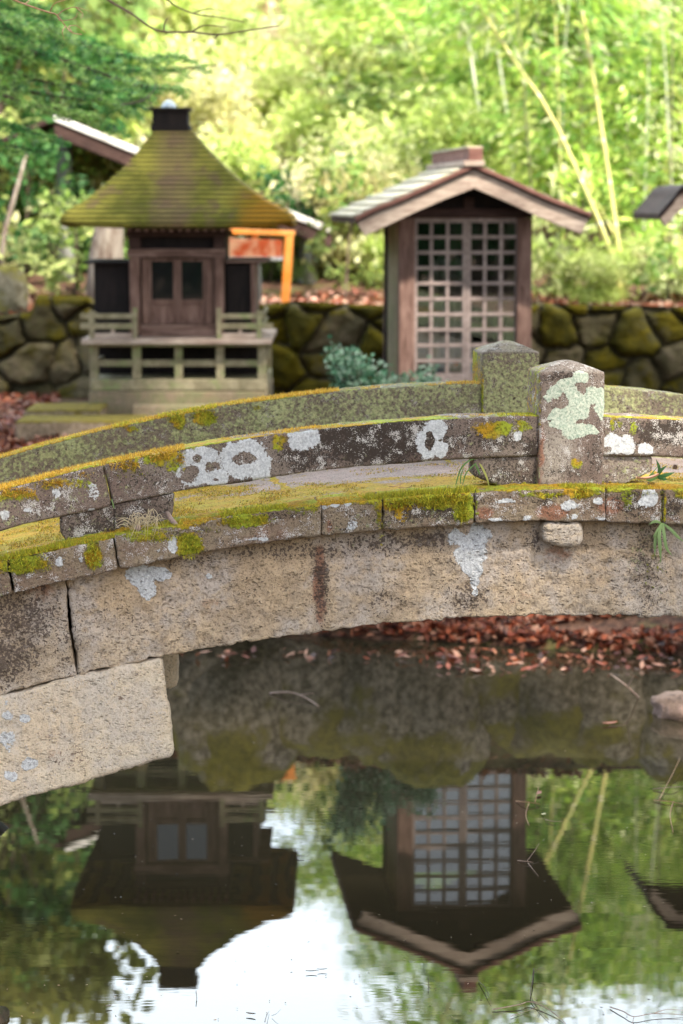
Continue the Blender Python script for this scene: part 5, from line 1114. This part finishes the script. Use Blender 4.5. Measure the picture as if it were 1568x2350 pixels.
# --- bare twigs overhead
M['twig_red'] = wood('red_twig', (.34,.17,.08), (.52,.32,.2), (30,30,30)); M['twig_dark'] = wood('dark_twig', (.05,.04,.03), (.12,.09,.07), (30,30,30))
def twig_thing(name, label, cat, Y, lines, mat, r=.0022, group=None, f=None):
    f = f or (lambda u, v: at(u, v, Y)); p0 = f(*lines[0][0]); e = thing(name, tuple(p0), label, cat, group)
    for i, l in enumerate(lines):
        g = G(); P = spline([f(*p)+np.array([0, .03*math.sin(k*1.7+i), 0])*(Y is not None) for k, p in enumerate(l)], 5*len(l)); rr = r*(1. if i == 0 else .6); g.tube(P, [rr*(1-.6*k/len(P)) for k in range(len(P))], 6)
        g.build('twig' if i else 'stem', mat, e, True, world=True)
twig_thing('branch', 'reddish leafless twig hanging in front of the dark conifer at the top left', 'branch', 8.3, [[(-40,-30),(35,0),(75,16),(112,29),(130,34),(150,60),(168,76),(190,80)], [(130,34),(148,22),(176,18),(205,26)], [(112,29),(126,10),(150,2),(170,-5)], [(150,60),(146,75),(148,92)], [(168,76),(160,62),(175,58),(196,74)], [(60,12),(66,0),(68,-10)], [(176,18),(188,30),(186,42)], [(130,34),(138,46),(172,44),(180,30)]], M['twig_red'], .0036)
twig_thing('branch', 'thin brown arching twig crossing the lime foliage at the top', 'branch', 10.2, [[(200,-40),(250,0),(300,30),(345,62),(375,72),(440,73),(500,80),(560,72),(640,58)], [(500,80),(490,90)], [(375,72),(380,52),(386,42)], [(440,73),(470,60),(520,62)]], M['twig'], .0058)
twig_thing('branch', 'faint fine twig in the top centre of the picture', 'branch', 10.6, [[(350,-40),(385,0),(440,30),(500,40),(560,50)], [(440,30),(480,20),(520,28)]], M['twig'], .0045)
twig_thing('branch', 'pale curved bare twig just above the finial of the left shrine', 'branch', 13.0, [[(280,240),(320,232),(340,222),(356,205),(358,188)], [(340,222),(345,240),(340,250)]], M['bark_grey'], .006)

# --- blue-green shrub in front of the right shrine
SHB = np.array([(.08,.20,.10),(.16,.32,.18),(.28,.42,.27),(.04,.11,.055),(.40,.50,.36)])
def shrub(label, u, v, Y, ext, seed, n=26):
    b = at(u, v, Y); rs = random.Random(seed); e = thing('shrub', (b[0], Y, .93), label, 'shrub', 'blue green shrubs by the lattice shrine'); g = G(); VV = []; CC = []
    for i in range(n):
        tu, tv = ext[i % len(ext)]; t = at(tu+rs.uniform(-14, 14), tv+rs.uniform(-6, 12), Y+rs.uniform(-.15, .15)); b0 = np.array([b[0]+rs.uniform(-.1, .1), Y+rs.uniform(-.1, .1), .92])
        P = spline([b0, b0*.5+t*.5+np.array([0, 0, -.03]), t], 8); g.tube(P, [.006-.0006*k for k in range(8)], 5); m = 110; ff = .3+.7*rng.random(m); k = (ff*7).astype(int).clip(0, 6); w = (ff*7-k)[:, None]; Q = np.array(P)[k]*(1-w)+np.array(P)[k+1]*w
        v_, _, c_ = leaf_quads(Q+rng.normal(0, .03, (m, 3)), .034, .02, pick(SHB, m)); VV.append(v_); CC.append(c_)
    g.build('stem', M['bark'], e, True, world=True); V = np.vstack(VV); obj('foliage', V, np.arange(len(V)).reshape(-1, 4), M['leaf'], e, False, {'col': np.vstack(CC)}, world=True)
shrub('blue green leafy shrub between the mossy wall and the lattice shrine', 850, 900, 14.0, [(765,795),(780,820),(800,815),(820,800),(800,862),(840,820),(860,830),(880,850),(870,870),(830,845),(780,868),(900,868)], 3, 30)
shrub('small blue green shrub at the foot of the lattice doors', 950, 905, 14.1, [(950,862),(975,850),(1000,860),(925,875),(985,868)], 4, 14)

# ------------------------------------------------------------------ leaf litter
LIT = np.array([(.20,.045,.018),(.30,.075,.03),(.10,.025,.014),(.32,.13,.07),(.04,.015,.01),(.38,.2,.13),(.13,.032,.014)])
def litter(name, x, y, zf, L, pal, label):
    n = len(x); P = np.stack([x, y, zf(x, y)+.012+.02*rng.random(n)], 1); v, f, c = leaf_quads(P, L, L*.42, pick(pal, n), .55); o = obj(name, v, f, M['drylitter'], None, False, {'col': c}); return tag(o, label, None, None, 'stuff')
n = 15000; x = rng.uniform(-2.6, 3.4, n); y = shore(x)-.06+1.35*rng.random(n)**1.3; k = fbm(np.stack([x, y*2, 0*x], 1), 1.6, 2, 5)+.35*np.clip(x+.2, -1, 1) > -.05; x, y = x[k], y[k]
litter('leaves', x, y, lambda a, b: np.maximum(terr(a, b), 0.0), .075, LIT, 'red brown fallen leaves heaped on the far shore under the bridge')
n = 5000; x = rng.uniform(-2.8, 3.4, n); y = rng.uniform(17.32, 19, n); litter('leaves', x, y, terr, .07, np.vstack([LIT[:4], [(.62,.36,.28)], [(.6,.42,.3)]]), 'pinkish fallen leaves on the terrace behind the stone wall')
n = 2500; x = rng.uniform(-2.9, -1.95, n); y = rng.uniform(13.6, 16.9, n); litter('leaves', x, y, terr, .07, LIT, 'brown fallen leaves on the ground left of the stone steps')
n = 500; p = [onwater(random.uniform(1000, 1620), random.uniform(1495, 1545)) for _ in range(160)]+[onwater(random.uniform(400, 1100), random.uniform(1495, 1520)) for _ in range(60)]; p = np.array(p)
litter('leaves', p[:,0], p[:,1], lambda a, b: 0*a-.008, .06, LIT, 'loose red leaves floating along the far shoreline')

# ------------------------------------------------------------------ floating twigs and leaves
def ow(u, v, h=.004):
    return onwater(u, v, h)
def ft(label, lines, mat, r=.003, h=None): twig_thing('floating_twig', label, 'twig', None, lines, mat, r*.6, None, lambda u, v, hh=0: onwater(u, v, .004+hh))
ft('black forked twig floating near the bottom right of the pond', [[(1225,2222,0),(1222,2250,.01),(1218,2285,.005),(1240,2320,0),(1260,2340,0)], [(1222,2235,.01),(1240,2220,.02),(1252,2224,.02)], [(1240,2320,0),(1234,2330,0)]], M['twig_dark'], .0028)
ft('thin dark twig floating beside the reflected gable peak', [[(1098,2250,0),(1112,2264,.006),(1122,2285,.006),(1128,2303,0)], [(1112,2264,.006),(1104,2262,.01)]], M['twig_dark'], .0022)
ft('short upright black twig poking from the water below the lattice reflection', [[(983,2242,.02),(984,2258,.0),(983,2275,0)], [(984,2258,0),(990,2262,.0),(978,2264,.0)]], M['twig_dark'], .0022)
ft('long pale curving stem floating along the bottom edge', [[(1130,2316,0),(1190,2305,.005),(1215,2298,.005),(1250,2310,.005),(1285,2335,0),(1300,2352,0)], [(1215,2298,.005),(1250,2300,.01)], [(1172,2332,0),(1200,2322,0),(1235,2312,0)]], M['stub'], .003)
ft('pale branched stem floating at the bottom right corner', [[(1400,2310,0),(1430,2320,.005),(1455,2332,.005),(1500,2325,.005),(1575,2328,0)], [(1455,2332,.005),(1450,2352,0)], [(1500,2325,.005),(1530,2316,.01),(1575,2318,.01)]], M['stub'], .003)
ft('red brown twig bunch floating right of the reflected lattice doors', [[(1184,1838,0),(1208,1840,.01),(1232,1843,.005),(1240,1846,0)], [(1214,1842,0),(1207,1870,0),(1215,1895,0)], [(1228,1840,0),(1234,1815,.03),(1236,1805,.04)]], M['twig_red'], .0045)
ft('small bleached twig cross floating beside the reflected right pillar', [[(1188,1974,0),(1208,1976,.005),(1224,1978,0)], [(1210,1975,0),(1228,1950,.02),(1238,1934,.03)], [(1212,1980,0),(1236,2010,0)]], M['stub'], .003)
ft('dark stem and red leaf stalks floating at the right edge', [[(1500,1836,0),(1532,1838,.004),(1575,1846,0)], [(1512,1836,0),(1546,1770,.02),(1560,1740,.03)], [(1545,1838,0),(1538,1870,0),(1545,1910,0)]], M['twig_red'], .0045)
ft('pale straight stick floating at the right edge of the pond', [[(1498,1810,.0),(1540,1806,.01),(1568,1804,.0)]], M['stub'], .004)
ft('tiny grey twig floating left of centre under the bridge', [[(1252,1880,0),(1270,1884,.004),(1290,1884,0)]], M['stub'], .003)
ft('curved pale branch lying in the shallow water under the arch', [[(620,1590,0),(665,1588,.02),(700,1600,.01),(732,1620,0)], [(690,1594,.01),(720,1590,.03)]], M['stub'], .008)
ft('small black sprig floating near the reflected left finial', [[(450,2272,.02),(452,2290,0),(450,2300,0)]], M['twig_dark'], .0022)
ft('little dark sprigs floating at the bottom centre', [[(608,2345,0),(612,2330,.01),(618,2320,.0)], [(624,2330,0),(635,2325,.01),(645,2315,.02)]], M['twig_dark'], .002)
ft('dead branch sticking out of the shallows at the right under the bridge', [[(1465,1600,0),(1440,1575,.08),(1400,1545,.12)], [(1440,1575,.08),(1455,1550,.18)]], M['stub'], .008)
n_ = N('wet_leaf'); M['wetleaf'] = n_.leaf((.30,.10,.05), tr=.1); n_ = N('pale_leaf'); M['paleleaf'] = n_.leaf((.7,.62,.35), tr=.2)
for (u, v, L, W, a, mk, lab) in ((576,2326,.03,.012,-.4,'twig_dark','dark pointed leaf floating at the bottom centre'),(1248,1868,.02,.014,.6,'paleleaf','pale yellow leaf floating beside the red twig bunch'),(1237,1820,.05,.02,1.3,'wetleaf','orange red curled leaf standing in the red twig bunch'),
    (690,1965,.03,.01,.0,'twig_dark','tiny dark leaf floating on the sky reflection'),(1300,1505,.09,.03,.1,'wetleaf','red leaf floating just off the leafy shore'),(1400,1660,.07,.03,.3,'wetleaf','brownish leaf floating in the dark reflection'),(715,2228,.035,.009,.05,'twig_dark','small black leaf on the white sky reflection'),(740,2224,.03,.008,.1,'twig_dark','narrow black leaf beside another on the white reflection'),(250,2308,.02,.01,.4,'twig_dark','speck of dark leaf on the left of the pond')):
    p = ow(u, v, .006); e = thing('floating_leaf', tuple(p), lab, 'leaf'); g = G(); leafmesh(g, p, L, W, a, .02, .15); g.build('blade', M[mk], e, True, world=True)

p = np.array([onwater(random.uniform(-50, 1620), random.uniform(1700, 2360)) for _ in range(260)]); v_, f_, c_ = leaf_quads(p+np.array([0, 0, .003]), .011, .004, pick(np.array([(.12,.08,.05),(.2,.14,.09),(.03,.02,.015),(.26,.2,.14)]), len(p)), .95)
tag(obj('debris', v_, f_, M['drylitter'], None, False, {'col': c_}), 'fine specks of dust and seed husks floating on the pond', None, None, 'stuff')
# ------------------------------------------------------------------ light, sky, camera
SUN_EL, SUN_AZ = R(52), R(148)      # azimuth measured clockwise from +Y (into the picture)
w = bpy.data.worlds.new('World'); S.world = w; w.use_nodes = True; nt = w.node_tree; nt.nodes.clear()
sky = nt.nodes.new('ShaderNodeTexSky'); sky.sky_type = 'NISHITA'; sky.sun_disc = False; sky.sun_elevation = SUN_EL; sky.sun_rotation = SUN_AZ; sky.dust_density = 3.0; sky.air_density = 1.0; sky.ozone_density = .6
bg = nt.nodes.new('ShaderNodeBackground'); bg.inputs[1].default_value = .15; ow_ = nt.nodes.new('ShaderNodeOutputWorld')
tcw = nt.nodes.new('ShaderNodeTexCoord'); nz = nt.nodes.new('ShaderNodeTexNoise'); nz.inputs['Scale'].default_value = 2.2; nz.inputs['Detail'].default_value = 6; nt.links.new(tcw.outputs['Generated'], nz.inputs['Vector'])
mr = nt.nodes.new('ShaderNodeMapRange'); mr.inputs[1].default_value = .52; mr.inputs[2].default_value = .68; sp3 = nt.nodes.new('ShaderNodeSeparateXYZ'); nt.links.new(tcw.outputs['Generated'], sp3.inputs[0]); ma = nt.nodes.new('ShaderNodeMath'); ma.operation = 'MULTIPLY_ADD'; ma.inputs[1].default_value = .22; nt.links.new(sp3.outputs[1], ma.inputs[0]); nt.links.new(nz.outputs[0], ma.inputs[2]); nt.links.new(ma.outputs[0], mr.inputs[0])
mxw = nt.nodes.new('ShaderNodeMix'); mxw.data_type = 'RGBA'; nt.links.new(mr.outputs[0], mxw.inputs[0]); nt.links.new(sky.outputs[0], mxw.inputs[6]); mxw.inputs[7].default_value = (15, 17, 19, 1)
nt.links.new(mxw.outputs[2], bg.inputs[0]); nt.links.new(bg.outputs[0], ow_.inputs[0])
sd_ = bpy.data.lights.new('sun', 'SUN'); sd_.energy = 5.0; sd_.angle = R(3); sd_.color = (1.0, .93, .82); so = bpy.data.objects.new('sun', sd_); link(so)
dv = Vector((math.sin(SUN_AZ)*math.cos(SUN_EL), math.cos(SUN_AZ)*math.cos(SUN_EL), math.sin(SUN_EL))); so.rotation_euler = dv.to_track_quat('Z', 'Y').to_euler(); so.location = (0, 0, 20)
cam = bpy.data.cameras.new('camera'); co_ = bpy.data.objects.new('camera', cam); link(co_); co_.location = (0, 0, HC); co_.rotation_euler = (R(90)-TH, 0, 0)
cam.lens = 85; cam.sensor_fit = 'VERTICAL'; cam.sensor_height = 36; cam.sensor_width = 24; cam.clip_end = 600; cam.clip_start = .1
cam.dof.use_dof = True; cam.dof.focus_distance = 7.45; cam.dof.aperture_fstop = 3.0
S.camera = co_
S.view_settings.view_transform = 'Standard'; S.view_settings.look = 'None'; S.view_settings.exposure = 1.5; S.view_settings.gamma = 1
S.render.engine = 'CYCLES'; S.cycles.use_denoising = True; S.cycles.max_bounces = 8; S.cycles.transparent_max_bounces = 8
